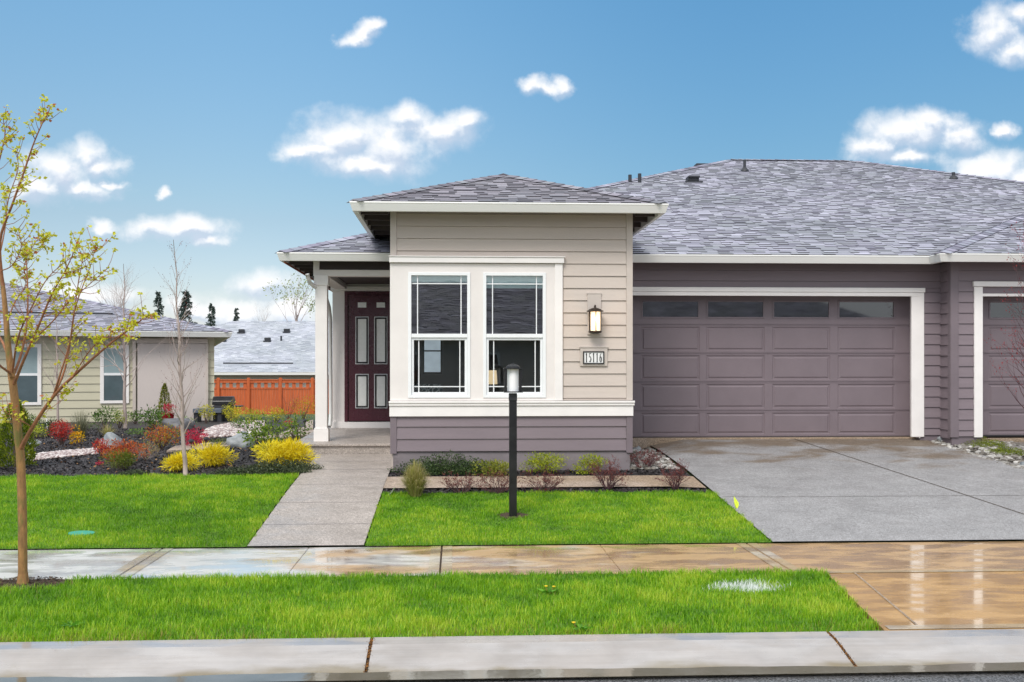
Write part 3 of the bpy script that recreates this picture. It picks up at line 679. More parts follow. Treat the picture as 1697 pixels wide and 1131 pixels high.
# far window of the room, its pane glows in place of daylight
xa, xb = X(703, 19.5), X(730, 19.5); za, zb_ = Z(715, 617, 19.5), Z(715, 560, 19.5)
f = MB(); frame_ring(f, xa-.03, xb+.03, za-.03, zb_+.03, .03, 19.52, 19.57); f.box(xa, xb, 19.525, 19.56, (za+zb_)/2+.06, (za+zb_)/2+.085); fo = f.build('rear_window', M['roomdark'], H)
p = MB(); p.face([(xa, 19.575, za), (xb, 19.575, za), (xb, 19.575, zb_), (xa, 19.575, zb_)]); p.build('pane', emit('daylight_pane', (.75, .85, .95), .30), fo)
# ---- bay roof and gutter
def slope(mb, pts, o, ud, vd):
    o, ud, vd = Vector(o), Vector(ud).normalized(), Vector(vd).normalized()
    mb.face(pts, [((Vector(p)-o).dot(ud), (Vector(p)-o).dot(vd)) for p in pts])
def gutter(parent, pts, z, mat, h=.13, dpt=.11):
    """K-style gutter swept along pts, outward is to the right-hand side of travel reversed"""
    for (xa, ya, nx, ny, xb, yb, e0, e1) in pts:
        prof = [(0, 0), (dpt*.95, 0), (dpt, -.018), (dpt*.93, -.03), (dpt*.62, -h), (0, -h)]
        mb = MB(); d = Vector((xb-xa, yb-ya, 0)).normalized(); n = Vector((nx, ny, 0)); b = len(mb.v)
        for p, e in ((Vector((xa, ya, z)), -e0), (Vector((xb, yb, z)), e1)):
            for a, hh in prof: mb.v.append(tuple(p+n*a+Vector((0, 0, hh))+d*e*a))
        k = len(prof)
        for i in range(k): j = (i+1) % k; mb.f.append((b+i, b+j, b+k+j, b+k+i))
        mb.f += [tuple(range(b, b+k))[::-1], tuple(range(b+k, b+2*k))]
        yield mb
def eaves(parent, segs, z, mat=None):
    a = MB()
    for m_ in gutter(parent, segs, z, mat):
        o = len(a.v); a.v += m_.v; a.f += [tuple(i+o for i in f) for f in m_.f]
    return a.build('gutter', mat or M['gutter'], parent)
def caps(mb, p0, p1, w_=.15, step=.19):
    p0, p1 = Vector(p0), Vector(p1); d = p1-p0; Ln = d.length; d.normalize(); n = int(Ln/step)
    sidev = d.cross(Vector((0, 0, 1))).normalized(); up = sidev.cross(d)
    for i in range(n):
        a = p0+d*(i*step); b = p0+d*min(Ln, i*step+step*1.15)
        ra, rb = a+up*.030, b+up*.018
        w2 = w_; dr = Vector((0, 0, -w_*.30))
        for sg in (1, -1):
            q = [ra, rb, rb+sidev*sg*w2+dr, ra+sidev*sg*w2+dr]; u0 = random.random()*9
            mb.face(q if sg > 0 else q[::-1], [(u0, .05), (u0+.1, .05), (u0+.1, .1), (u0, .1)])
        mb.face([ra+sidev*w2+dr, ra, ra-sidev*w2+dr, ra-up*.02], [(u0, .08)]*4)
def roofslab(name, polys, mat, parent, h_=.143, wmin=.11, wmax=.34, tk=(.004, .013)):
    """each slope is covered with courses of shingle tabs of two thicknesses over a base sheet"""
    V, Fc, rn = [], [], []
    def quad(q, r):
        b0 = len(V); V.extend([tuple(p) for p in q]); Fc.append((b0, b0+1, b0+2, b0+3)); rn.extend([r]*4)
    for pts, o, ud, vd in polys:
        P = [Vector(p) for p in pts]; o, ud, vd = Vector(o), Vector(ud).normalized(), Vector(vd).normalized(); nn = ud.cross(vd).normalized()
        if nn.z < 0: nn = -nn
        base_o = P[0]-ud*(P[0]-o).dot(ud)-vd*(P[0]-o).dot(vd)
        U = [((p-o).dot(ud), (p-o).dot(vd)) for p in P]; v0, v1 = min(q[1] for q in U), max(q[1] for q in U)
        def ext(v):
            v = min(max(v, v0+1e-4), v1-1e-4); xs_ = []
            for i in range(len(U)):
                (a1, b1), (a2, b2) = U[i], U[(i+1) % len(U)]
                if (b1-v)*(b2-v) < 0: xs_.append(a1+(a2-a1)*(v-b1)/(b2-b1))
            return min(xs_), max(xs_)
        def pt(u, v, dz): return base_o+ud*u+vd*v+nn*dz
        n = int(math.ceil((v1-v0)/h_))
        for k in range(n):
            va, vb = v0+k*h_, min(v1, v0+(k+1)*h_); l0, r0 = ext(va); l1, r1 = ext(vb)
            quad([pt(l0, va, 0), pt(r0, va, 0), pt(r1, vb, 0), pt(l1, vb, 0)], 0.)
            u = min(l0, l1)-random.random()*wmax; end = max(r0, r1); thick = random.random() < .5; rt = random.uniform(-.08, .08)
            while u < end:
                w_ = random.uniform(wmin, wmax); a_, b_ = u, u+w_; u = b_; thick = not thick; t_ = tk[1] if thick else tk[0]
                a0, b0_ = min(max(a_, l0), r0), min(max(b_, l0), r0); a1, b1 = min(max(a_, l1), r1), min(max(b_, l1), r1)
                if b0_-a0 < .004 and b1-a1 < .004: continue
                rr = min(1, max(.08, random.choice((.25, .45, .55, .7, .85))+random.uniform(-.15, .15)+rt+(.08 if thick else -.06)))
                quad([pt(a0, va, t_), pt(b0_, va, t_), pt(b1, vb+.01, .0015), pt(a1, vb+.01, .0015)], rr)
                quad([pt(a0, va, .0), pt(b0_, va, .0), pt(b0_, va, t_), pt(a0, va, t_)], 0.)
    return link(name, np_mesh(name, V, Fc, rn), mat, parent)
BE, bez = 15.2, 4.30; bl, br = -1.43, 2.965; bc = (bl+br)/2; hw = (br-bl)/2; bap = bez+PIT*hw
GB = .10
byr = EAV+(bap-EZ)/PIT; bye = EAV+(bez-EZ)/PIT
roofslab('bay_roof', [([(bl, BE, bez), (br, BE, bez), (bc, BE+hw, bap)], (0, BE, bez), (1, 0, 0), (0, 1, PIT)),
    ([(br, BE, bez), (br, bye, bez), (bc, byr, bap), (bc, BE+hw, bap)], (br, 0, bez), (0, 1, 0), (-1, 0, PIT)),
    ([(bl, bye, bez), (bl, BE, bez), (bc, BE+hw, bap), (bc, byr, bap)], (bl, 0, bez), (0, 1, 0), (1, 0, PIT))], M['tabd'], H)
ov = .035
eaves(H, [(bl+.06, BE+.06, 0, -1, br-.06, BE+.06, 1, 1), (br-.06, BE+.06, 1, 0, br-.06, bye+.1, 1, 0), (bl+.06, bye+.1, -1, 0, bl+.06, BE+.06, 0, 1)], bez-.008)
def soffit(x0, x1, y0, y1, z, xi0, xi1, yi0, yi1, name='soffit', extra=True):
    """dark underside ring between eave and wall, sloping up with the roof, with rafter tails"""
    mb = MB(); zi = z+PIT*(yi0-y0)
    mb.face([(x0, y0, z), (x1, y0, z), (xi1, yi0, zi), (xi0, yi0, zi)]); mb.face([(x0, y1, z), (x0, y0, z), (xi0, yi0, zi), (xi0, y1, zi)]); mb.face([(x1, y0, z), (x1, y1, z), (xi1, y1, zi), (xi1, yi0, zi)])
    k = y0+.3
    while k < y1 and extra:
        mb.box(x0+.02, xi0, k, k+.04, z-.075, z+.02); mb.box(xi1, x1-.02, k, k+.04, z-.075, z+.02); k += .6
    return mb.build(name, M['soffit'], H)
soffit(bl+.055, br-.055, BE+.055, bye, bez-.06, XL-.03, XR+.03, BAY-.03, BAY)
for q_ in (bl+.055, br-.075): fs = MB(); fs.box(q_, q_+.02, BE+.08, bye, bez-.16, bez-.01); fs.build('fascia', M['gutter'], H)
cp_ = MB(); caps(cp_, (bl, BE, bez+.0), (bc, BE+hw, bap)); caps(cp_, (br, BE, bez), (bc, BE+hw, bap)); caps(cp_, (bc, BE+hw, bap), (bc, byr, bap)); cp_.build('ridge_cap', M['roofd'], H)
# ---- main roof
ml = -2.81; mr = 20.1; RY = 27.36; rxa, rxb = ml+(RY-EAV), mr-(RY-EAV); RZ = EZ+PIT*(RY-EAV); BY = RY*2-EAV
PX = 7.85; PE = 17.1; PH = 6.0    # projecting second garage roof
main_front = [(ml, EAV, EZ), (mr, EAV, EZ), (rxb, RY, RZ), (rxa, RY, RZ)]
roofslab('roof', [(main_front, (0, EAV, EZ), (1, 0, 0), (0, 1, PIT)),
    ([(ml, BY, EZ), (ml, EAV, EZ), (rxa, RY, RZ)], (ml, 0, EZ), (0, 1, 0), (1, 0, PIT)), ([(mr, EAV, EZ), (mr, BY, EZ), (rxb, RY, RZ)], (mr, 0, EZ), (0, 1, 0), (-1, 0, PIT)),
    ([(mr, BY, EZ), (ml, BY, EZ), (rxa, RY, RZ), (rxb, RY, RZ)], (0, BY, EZ), (1, 0, 0), (0, -1, PIT))], M['tab'], H)
roofslab('garage_roof', [([(PX, PE, EZ), (PX+2*PH, PE, EZ), (PX+PH, PE+PH, EZ+PIT*PH)], (0, PE, EZ), (1, 0, 0), (0, 1, PIT)),
    ([(PX, EAV, EZ), (PX, PE, EZ), (PX+PH, PE+PH, EZ+PIT*PH), (PX+PH, EAV+PH, EZ+PIT*PH)], (PX, 0, EZ), (0, 1, 0), (1, 0, PIT)),
    ([(PX+2*PH, PE, EZ), (PX+2*PH, EAV, EZ), (PX+PH, EAV+PH, EZ+PIT*PH), (PX+PH, PE+PH, EZ+PIT*PH)], (PX+2*PH, 0, EZ), (0, 1, 0), (-1, 0, PIT))], M['tab'], H)
cp_ = MB(); caps(cp_, (ml, EAV, EZ), (rxa, RY, RZ)); caps(cp_, (mr, EAV, EZ), (rxb, RY, RZ)); caps(cp_, (rxa, RY, RZ), (rxb, RY, RZ)); caps(cp_, (PX, PE, EZ), (PX+PH, PE+PH, EZ+PIT*PH)); cp_.build('ridge_cap', M['roof'], H)
eaves(H, [(ml+.06, EAV+.06, 0, -1, XL-.002, EAV+.06, 1, 0), (ml+.06, BY, -1, 0, ml+.06, EAV+.06, 0, 1)], EZ-.008)
eaves(H, [(XR+.002, EAV+.06, 0, -1, PX+.06, EAV+.06, 0, -1), (PX+.06, EAV+.06, -1, 0, PX+.06, PE+.06, -1, 1), (PX+.06, PE+.06, 0, -1, PX+2*PH, PE+.06, 1, 0)], EZ-.008)
sf = MB()
sf.face([(XR, EAV+.06, EZ-.10), (PX+.1, EAV+.06, EZ-.10), (PX+.1, HB+.4, EZ-.10), (XR, HB+.4, EZ-.10)])
sf.face([(PX+.06, PE+.06, EZ-.102), (PX+2*PH, PE+.06, EZ-.102), (PX+2*PH, HB, EZ-.102), (PX+.06, HB, EZ-.102)])
sf.face([(ml+.06, EAV+.06, EZ-.104), (XL, EAV+.06, EZ-.104), (XL, 18.05, EZ-.06), (ml+.4, 18.05, EZ-.06)]); sf.face([(ml+.06, BY, EZ-.104), (ml+.06, EAV+.06, EZ-.104), (ml+.45, 18.05, EZ-.06), (ml+.45, BY, EZ-.06)])
for k in np.arange(17.9, 30, .6): sf.box(ml+.08, ml+.45, k, k+.04, EZ-.16, EZ-.075)
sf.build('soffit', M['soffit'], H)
t = MB(); t.box(ml+.045, ml+.058, EAV+.1, BY, EZ-.17, EZ-.14); t.build('drip_edge', M['copper'], H)
# vents and pipes on the roof
def onroof(px, py):
    lo, hi = EAV, RY
    for _ in range(40):
        m = (lo+hi)/2
        if Z(px, py, m) > EZ+PIT*(m-EAV): lo = m
        else: hi = m
    return X(px, lo), lo, EZ+PIT*(lo-EAV)
for (px, py, hpx, r) in ((1234, 284, 20, .035), (1580, 297, 12, .04)):
    x, y, z = onroof(px, py); h = hpx*y/F; m_ = MB(); m_.lathe([(.11, 0), (.10, .03), (r+.015, .09), (r, .09), (r, h), (r*.8, h)], (x, y, z-.01), 12); m_.build('roof_pipe', M['charcoal'], H)
for (px, py, hpx, r) in ((1044, 300, 12, .04), (1060, 298, 9, .04)):
    y = 24; x = X(px, y); z = Z(px, py, y); m_ = MB(); m_.lathe([(r, -.6), (r, 10*y/F), (r*.8, 10*y/F)], (x, y, z), 10); m_.build('roof_pipe', M['charcoal'], H)
x, y, z = onroof(1149, 302)
m_ = MB(); m_.box(x-.13, x+.13, y-.02, y+.22, z+.03, z+.13); m_.box(x-.2, x+.2, y-.1, y+.3, z-.03, z+.012); m_.box(x-.12, x+.14, y-.06, y-.021, z+.09, z+.14); m_.build('roof_vent', M['charcoal'], H, .008)
m_ = MB(); y = 28.3; x = X(1165, y); m_.box(x-.2, x+.2, y-.1, y+.2, Z(1165, 290, y), Z(1165, 272, y)); m_.build('roof_vent', M['charcoal'], H, .01)
m_ = MB(); y = 29.5; x = X(1268, y)+5; 
# ---- garage wall
gz = lambda py, px=1290, D=HB: Z(px, py, D)
gxl, gxr = X(1042, GD), X(1508, GD); gtop = Z(1290, 489, GD); gfl = .765
wb = MB(); jr = X(1530, HB); wallR = X(1563, HB)
wb.box(XR+.002, gxl-.02, HB, HB+.3, .5, EZ); wb.box(gxl-.02, gxr+.02, HB, HB+.3, gtop, EZ); wb.box(gxr+.02, wallR+.05, HB, HB+.3, .5, EZ); wb.box(gxr+.06, 13, HB+.3, HB+.6, .5, EZ)
wb.build('garage_wall', M['mauve_dark'], H)
zh = gz(477); siding(XR, wallR, zh+.003, EZ-.09, HB, M['mauve'], base=gz(466)-.178*4)
siding(jr+.002, wallR, gz(722), zh, HB, M['mauve'], base=gz(466)-.178*40)
t = MB(); t.box(XR+.002, jr+.012, HB-.06, HB-.001, gz(484.5), gz(477)); t.box(XR+.002, X(1522, HB), HB-.045, HB-.001, gz(491), gz(484.7)); t.box(X(1509, HB), jr, HB-.04, HB-.001, gz(725), gz(484.7)-.0)
t.box(gxr+.001, gxr+.019, HB-.03, GD+.02, gfl, gtop+.0).build('garage_door_trim', M['white'], H, .004)
t = MB(); t.box(XR, gxl, HB+.305, HB+.33, gfl, gtop).build('jamb_fill', M['mauve_dark'], H)
def raised(mb, x0, x1, z0, z1, y):
    """recessed groove then a raised field, drawn as nested rings"""
    rings = [(0, 0), (.012, .012), (.03, .012), (.05, .0), ]
    pr = None
    for ins, dy in rings:
        cur = [(x0+ins, y+dy, z0+ins), (x1-ins, y+dy, z0+ins), (x1-ins, y+dy, z1-ins), (x0+ins, y+dy, z1-ins)]
        if pr:
            for i in range(4): j = (i+1) % 4; mb.face([pr[i], pr[j], cur[j], cur[i]])
        pr = cur
    mb.face(pr)
def gdoor(x0, cols, ys, y, x1, lab, wpx):
    """sections with four raised fields each, the top one glazed"""
    zb = [Z(1290, p, y) for p in ys]; root = None; mb = MB(); n = len(cols)
    for r in range(5):
        zt, zo = zb[r]-.004, zb[r+1]+.004
        ft, fo = zt-.032, zo+.038
        if r == 0: fo, ft = Z(1290, 528.5, y), Z(1290, 498, y)
        edges = []
        for c in cols: edges.append((c-wpx/2, c+wpx/2))
        xs_ = [x0]+[v for e in edges for v in e]+[x1]
        # stiles and rails as flat face strips round the fields
        mb.face([(x0, y, zo), (x1, y, zo), (x1, y, fo), (x0, y, fo)]); mb.face([(x0, y, ft), (x1, y, ft), (x1, y, zt), (x0, y, zt)])
        for i in range(0, len(xs_), 2): mb.face([(xs_[i], y, fo), (xs_[i+1], y, fo), (xs_[i+1], y, ft), (xs_[i], y, ft)])
        mb.face([(x0, y, zt), (x1, y, zt), (x1, y+.012, zt+.003), (x0, y+.012, zt+.003)]); mb.face([(x0, y+.012, zo-.003), (x1, y+.012, zo-.003), (x1, y, zo), (x0, y, zo)])
        mb.box(x0, x1, y-.003, y+.001, zo+.012, zo+.016); mb.box(x0, x1, y-.003, y+.001, zt-.017, zt-.013)
        for a, b in edges:
            if r == 0: mb.face([(a, y+.02, fo), (b, y+.02, fo), (b, y+.02, ft), (a, y+.02, ft)])
            else: raised(mb, a, b, fo, ft, y)
    mb.box(x0, x1, y+.013, y+.04, zb[5], zb[0])
    d = mb.build('garage_door', M['garage'], H); d['label'] = lab
    for c in cols:
        ft, fo = Z(1290, 498, y), Z(1290, 528.5, y); a, b = c-wpx/2, c+wpx/2
        f = MB(); frame_ring(f, a, b, fo, ft, .028, y-.010, y+.019); f.build('window_frame', M['garage'], d, .003)
        f = MB(); f.box(a+.028, b-.028, y+.006, y+.012, fo+.028, ft-.028); f.build('pane', M['darkglass'], d)
    sl = MB(); sl.box(x0, x1, y-.004, y+.03, zb[5]-.02, zb[5]+.006); sl.build('bottom_seal', M['dark'], d)
cols = [X(c, GD) for c in (1111, 1219, 1328, 1436)]
gdoor(gxl, cols, (490, 539, 586, 633.5, 681, 724), GD, gxr, 'mauve four panel wide garage door with row of dark glass', X(1160, GD)-X(1063, GD))
# second garage, on the part that steps forward
PW = 17.6; pxl = X(1577, PW)
pw = MB(); sdl, sdr = X(1628, PW), X(1628, PW)+4.9; stop = Z(1690, 488, PW)
pw.box(pxl, sdl-.02, PW, PW+.3, .5, EZ).box(sdl-.02, sdr, PW, PW+.3, stop, EZ).box(sdr, PX+2*PH-.5, PW, PW+.3, .5, EZ).box(pxl, pxl+.1, PW+.3, HB, .5, EZ)
pw.build('second_garage_wall', M['mauve_dark'], H)
pz = lambda py, px=1640: Z(px, py, PW)
siding(X(1588, PW), X(1613, PW), pz(723), EZ-.09, PW, M['mauve'], base=pz(466)-.178*40); siding(X(1613, PW), sdr+1, pz(467)+.003, EZ-.09, PW, M['mauve'], base=pz(466)-.178*40)
siding(PW+.0, HB, .78, EZ-.09, pxl-.0, M['mauve'], base=pz(466)-.178*40, axis='y')
t = MB(); t.box(pxl-.03, X(1588, PW)-.002, PW-.03, PW+.08, pz(725), EZ-.1); t.build('corner_board', M['mauve_dark'], H, .003)
t = MB(); t.box(X(1613, PW), X(1627, PW), PW-.04, PW-.001, pz(725), pz(476)); t.box(X(1611, PW), sdr+.2, PW-.06, PW-.001, pz(475.5), pz(467)); t.box(X(1627, PW)+.001, sdr, PW-.02, PW+.05, pz(491.5), pz(487)); t.build('garage_door_trim', M['white'], H, .004)
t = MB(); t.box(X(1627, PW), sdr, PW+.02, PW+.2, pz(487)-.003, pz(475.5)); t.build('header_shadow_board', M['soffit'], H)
y2 = 17.95; cc = [X(1675, y2)+i*(cols[1]-cols[0]) for i in range(4)]
cc = [X(1628, y2)+.12+.5+i*1.17 for i in range(4)]
gdoor(X(1622, y2), cc, (490, 539, 586, 633.5, 681, 723), y2, X(1622, y2)+4.9, 'mauve garage door behind the twigs at the far right', 1.02)
# ---- porch
DD = 21.0; cy = 17.9
col = MB(); cx0, cx1 = X(519, cy), X(545, cy); z0 = .745
c_l, c_r = X(521, cy), X(543, cy)
def column(x0, x1, y0):
    w_ = x1-x0; mb = MB(); mb.box(x0+.012, x1-.012, y0+.012, y0+w_-.012, z0, Z(530, 458, cy)); mb.build('porch_column', M['white'], H, .004)
    mb = MB(); mb.box(x0-.012, x1+.012, y0-.012, y0+w_+.012, z0, z0+.20).box(x0-.004, x1+.004, y0-.004, y0+w_+.004, z0+.201, z0+.225); mb.build('column_base', M['white'], H, .004)
    mb = MB(); mb.box(x0-.008, x1+.008, y0-.008, y0+w_+.008, Z(530, 473, cy), Z(530, 456, cy)); mb.build('column_capital', M['white'], H, .004)
column(c_l, c_r, cy)
t = MB(); t.box(X(519, cy), XL-.002, cy+.005, cy+.2, Z(600, 458, cy), Z(600, 447.5, cy)); t.box(X(519, cy)+.001, X(529, cy), cy+.002, cy+.2, Z(530, 447.5, cy), Z(530, 430, cy))
t.box(X(519, cy)+.002, X(543, cy), cy+.201, DD-.01, Z(600, 458, cy), Z(600, 447.5, cy)); t.build('porch_beam', M['cream'], H, .004)
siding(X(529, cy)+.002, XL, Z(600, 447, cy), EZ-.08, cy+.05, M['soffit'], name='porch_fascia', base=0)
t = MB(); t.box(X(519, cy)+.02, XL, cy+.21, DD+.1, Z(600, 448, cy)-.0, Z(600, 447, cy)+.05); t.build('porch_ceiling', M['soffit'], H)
sb = MB(); dzs = .80
sb.v += [(-2.62, 17.42, .2), (XL, 17.42, .2), (XL, DD+.1, .2), (-2.62, DD+.1, .2), (-2.62, 17.42, .745), (XL, 17.42, .745), (XL, DD+.1, dzs), (-2.62, DD+.1, dzs)]
sb.f += [(0,3,2,1),(4,5,6,7),(0,1,5,4),(1,2,6,5),(2,3,7,6),(3,0,4,7)]
sb.build('porch_slab', M['path'], H, .01)
t = MB(); t.box(-2.63, XL, 17.385, 17.419, .705, .7465); t.build('slab_nosing', M['path'], H, .008)
# wall around the front door
t = MB(); hx0 = X(551, DD); dl, dr = X(571, DD), X(571, DD)+1.13; dt = Z(600, 483, DD)
t.box(hx0, dl, DD, DD+.15, .3, EZ).box(dr, XL+.2, DD, DD+.15, .3, EZ).box(dl, dr, DD, DD+.15, dt, EZ); t.box(hx0, hx0+.15, DD+.15, BY-.5, .3, EZ); t.build('porch_wall', M['cream'], H)
t = MB(); t.box(hx0-.03, XL, DD-.05, DD-.001, Z(600, 482.5, DD), Z(600, 475, DD)); t.build('door_head_trim', M['white'], H, .004); t = MB(); t.box(X(549, DD), XL, DD-.06, DD-.001, Z(600, 708, DD)-.02, Z(600, 699.5, DD)); t.build('door_sill', M['white'], H, .004)
f = MB(); fw = .065; dz0 = Z(600, 699, DD)
f.box(dl, dl+fw, DD-.02, DD+.1, dz0, dt).box(dr-fw, dr, DD-.02, DD+.1, dz0, dt).box(dl+fw, dr-fw, DD-.02, DD+.1, dt-fw, dt); f.build('door_frame', M['door'], H, .004)
d = MB(); d.box(dl+fw+.004, dr-fw-.004, DD+.01, DD+.05, dz0+.01, dt-fw-.004)
door = d.build('front_door', M['door'], H, .004); door['label'] = 'dark maroon front door with six frosted panes'
def dpane(pxa, pxb, pya, pyb, big):
    xa, xb, zb_, za_ = X(pxa, DD), X(pxb, DD), Z(600, pya, DD), Z(600, pyb, DD)
    if big:
        r = MB(); frame_ring(r, xa-.045, xb+.045, za_-.045, zb_+.045, .012, DD-.006, DD+.009); r.build('pane_molding', M['vinyl'], door)
        r = MB(); frame_ring(r, xa-.033, xb+.033, za_-.033, zb_+.033, .030, DD-.014, DD+.009); r.build('pane_molding', M['dark'], door, .004)
    p = MB(); p.box(xa, xb, DD+.0, DD+.009, za_, zb_); p.build('pane', M['frost'], door)
for (a, b) in ((593, 607), (624, 638)):
    dpane(a, b, 501.5, 510, False); dpane(a, b, 529, 600, True); dpane(a, b, 624, 673, True)
hd = MB(); hx = X(648, DD); hd.lathe([(.001, 0), (.03, .0), (.03, .012), (.012, .014), (.012, .05), (.03, .055), (.032, .075), (.02, .09), (.001, .092)], (0, 0, 0), 14)
hv = [(hx+v[0], DD+.01-v[2], v[1]+Z(645, 612, DD)) for v in hd.v]; hd.v = hv; hd.build('handle', M['bronze'], door)
# downspouts
t = MB(); dsx = X(548, 20.8); t.tube([(dsx-.12, 19.9, 3.35), (dsx-.03, 20.3, 3.28), (dsx, 20.55, 3.1), (dsx, 20.75, 2.9), (dsx, 20.8, 1.1), (dsx, 20.7, .85)], .035, 8)
t.build('downspout', M['gutter'], H, smooth=True)
t = MB(); ex = X(513, 17.75); t.tube([(ex-.02, 17.62, Z(513, 456, 17.75)), (ex-.01, 17.65, Z(513, 462, 17.75)), (ex+.01, 17.72, Z(513, 469, 17.75)), (ex+.06, 17.9, Z(513, 474, 17.75)), (ex+.12, 18.1, Z(513, 477, 17.75)), (ex+.15, 18.3, 2.9), (ex+.15, 18.3, .8)], .035, 8); t.build('downspout', M['gutter'], H, smooth=True)
# rear mass of the house so that it reads solid from the side
t = MB(); t.box(hx0+.16, mr-.5, BY-.6, BY-.45, .2, EZ).box(mr-.6, mr-.5, 18, BY-.6, .2, EZ); t.build('rear_wall', M['beige'], H)
# ---- wall lantern and number plaque
lx, lz = X(984, BAY), Z(984, 530, BAY)
WLt = empty('wall_lantern', (lx, BAY-.02, lz-.2), 'lit bronze carriage lantern mounted on the beige siding above the house number', 'wall lamp')
t = MB(); t.box(X(973, BAY), X(995.5, BAY), BAY-.045, BAY-.018, Z(984, 555, BAY), Z(984, 488, BAY)); t.box(X(972, BAY), X(996.5, BAY), BAY-.05, BAY-.018, Z(984, 488, BAY)+.001, Z(984, 486, BAY)); t.build('mounting_board', M['taupe_trim'], WLt, .003)
lc = (lx, BAY-.15); lz0, lz1 = Z(984, 550, BAY-.15), Z(984, 516, BAY-.15); LR = .1
def lantern(root, c, z0, z1, R, met, glow, n=8):
    m_ = MB(); m_.lathe([(.001, -.03), (R*.5, -.03), (R*.92, -.015), (R*1.0, 0), (R*.9, .012)], (c[0], c[1], z0), 20); m_.build('lantern_base', met, root, smooth=False)
    m_ = MB(); m_.lathe([(R*.9, -.012), (R*1.22, -.008), (R*1.24, .004), (R*.98, .014), (R*.85, .028), (R*.45, .045), (R*.18, .052), (R*.14, .066), (.001, .07)], (c[0], c[1], z1), 20); m_.build('lantern_roof', met, root)
    m_ = MB(); m_.lathe([(R*.14, -.0), (R*.18, .012), (R*.04, .028), (.001, .03)], (c[0], c[1], z1+.064), 10); m_.build('finial', met, root)
    m_ = MB(); m_.lathe([(.001, .0), (R*.78, .004), (R*.78, z1-z0-.016), (.001, z1-z0-.012)], (c[0], c[1], z0+.006), 24); m_.build('glass_cylinder', glow, root, smooth=False)
    for k in range(n):
        a = 2*math.pi*(k+.5)/n; m_ = MB(); x, y = c[0]+R*.9*math.cos(a), c[1]+R*.9*math.sin(a)
        m_.box(x-.006, x+.006, y-.006, y+.006, z0+.004, z1-.006); m_.build('bar', met, root)
glow = emit('lit_glass', (1, .74, .46), .62, (.9, .8, .65))
lantern(WLt, lc, lz0, lz1, LR, M['bronze'], glow, 6)
t = MB(); t.box(lx-.05, lx+.05, BAY-.06, BAY-.046, lz0-.02, lz1+.04); t.tube([(lx, BAY-.06, lz1+.02), (lx, BAY-.1, lz1+.07), (lx, BAY-.15, lz1+.07)], .009, 6); t.build('bracket', M['bronze'], WLt)
ld = bpy.data.lights.new('lantern_bulb', 'POINT'); ld.energy = 1.1; ld.color = (1, .62, .3); ld.shadow_soft_size = .05
lo = bpy.data.objects.new('bulb', ld); COL.objects.link(lo); lo.parent = WLt; lo.location = (0, -.25, lz-(lz-.2)+.02-0)
lo.location = Vector((lx, BAY-.27, lz))-Vector(WLt.location)
NPt = empty('house_number_plaque', (X(983, BAY), BAY-.02, Z(983, 608, BAY)), 'framed white plaque reading 15116 under the wall lantern', 'house number')
t = MB(); t.box(X(961, BAY), X(1006, BAY), BAY-.045, BAY-.018, Z(984, 607, BAY), Z(984, 577, BAY)).box(X(959.5, BAY), X(1007.5, BAY), BAY-.055, BAY-.018, Z(984, 576.8, BAY), Z(984, 574, BAY)); t.build('mounting_board', M['taupe_trim'], NPt, .003)
t = MB(); frame_ring(t, X(965.5, BAY), X(1000.5, BAY), Z(984, 603.5, BAY), Z(984, 582.5, BAY), .016, BAY-.066, BAY-.046); t.build('plaque_frame', M['dark'], NPt, .002)
t = MB(); t.box(X(967, BAY), X(999, BAY), BAY-.054, BAY-.0461, Z(984, 602, BAY), Z(984, 584, BAY)); t.build('plaque', M['tagw'], NPt)
# numerals drawn as strokes in a serif book face
def stroke(mb, pts, y):
    """pts: (x,z,width): ribbon with changing width"""
    n = len(pts); Ls, Rs = [], []
    for i in range(n):
        a, b = pts[max(0, i-1)], pts[min(n-1, i+1)]; d = Vector((b[0]-a[0], b[1]-a[1])).normalized(); nn = Vector((-d.y, d.x))*pts[i][2]/2
        Ls.append((pts[i][0]+nn.x, pts[i][1]+nn.y)); Rs.append((pts[i][0]-nn.x, pts[i][1]-nn.y))
    for i in range(n-1):
        q = [Ls[i], Ls[i+1], Rs[i+1], Rs[i]]; b0 = len(mb.v)
        for yy in (y, y+.004): mb.v += [(p[0], yy, p[1]) for p in q]
        mb.f += [(b0, b0+1, b0+2, b0+3), (b0+7, b0+6, b0+5, b0+4)]+[(b0+k, b0+4+k, b0+4+(k+1) % 4, b0+(k+1) % 4) for k in range(4)]
def arc(cx_, cz, rx_, rz, a0, a1, n, wf):
    return [(cx_+rx_*math.cos(math.radians(a0+(a1-a0)*i/n)), cz+rz*math.sin(math.radians(a0+(a1-a0)*i/n)), wf(i/n)) for i in range(n+1)]
nb_ = MB(); zx0, zz0 = X(968.3, BAY), Z(984, 600.6, BAY); hN = Z(984, 585.5, BAY)-zz0; step = (X(997.5, BAY)-zx0)/5; wN = step*.9; yN = BAY-.0595
def T(pts, i): return [(zx0+step*i+step*.5+p[0]*wN/2, zz0+p[1]*hN, p[2]*hN*.62) for p in pts]
one = [[(0, 0, .15), (0, 1, .15)], [(-.45, .03, .06), (.45, .03, .06)], [(-.42, .82, .05), (-.1, .93, .09), (.05, 1, .09)]]
five = [[(-.45, .95, .1), (.55, .95, .11)], [(-.42, .95, .06), (-.5, .55, .07)], [(-.5, .55, .06)]+[(p[0], p[1], p[2]) for p in arc(-.08, .33, .6, .29, 100, -150, 16, lambda s: .05+.11*math.sin(math.pi*min(1, s*1.1)))]]
six = [arc(0, .31, .5, .29, 0, 360, 22, lambda s: .09+.05*abs(math.cos(2*math.pi*s))), arc(.55, .33, 1.02, .65, 95, 182, 12, lambda s: .05+.09*s)]
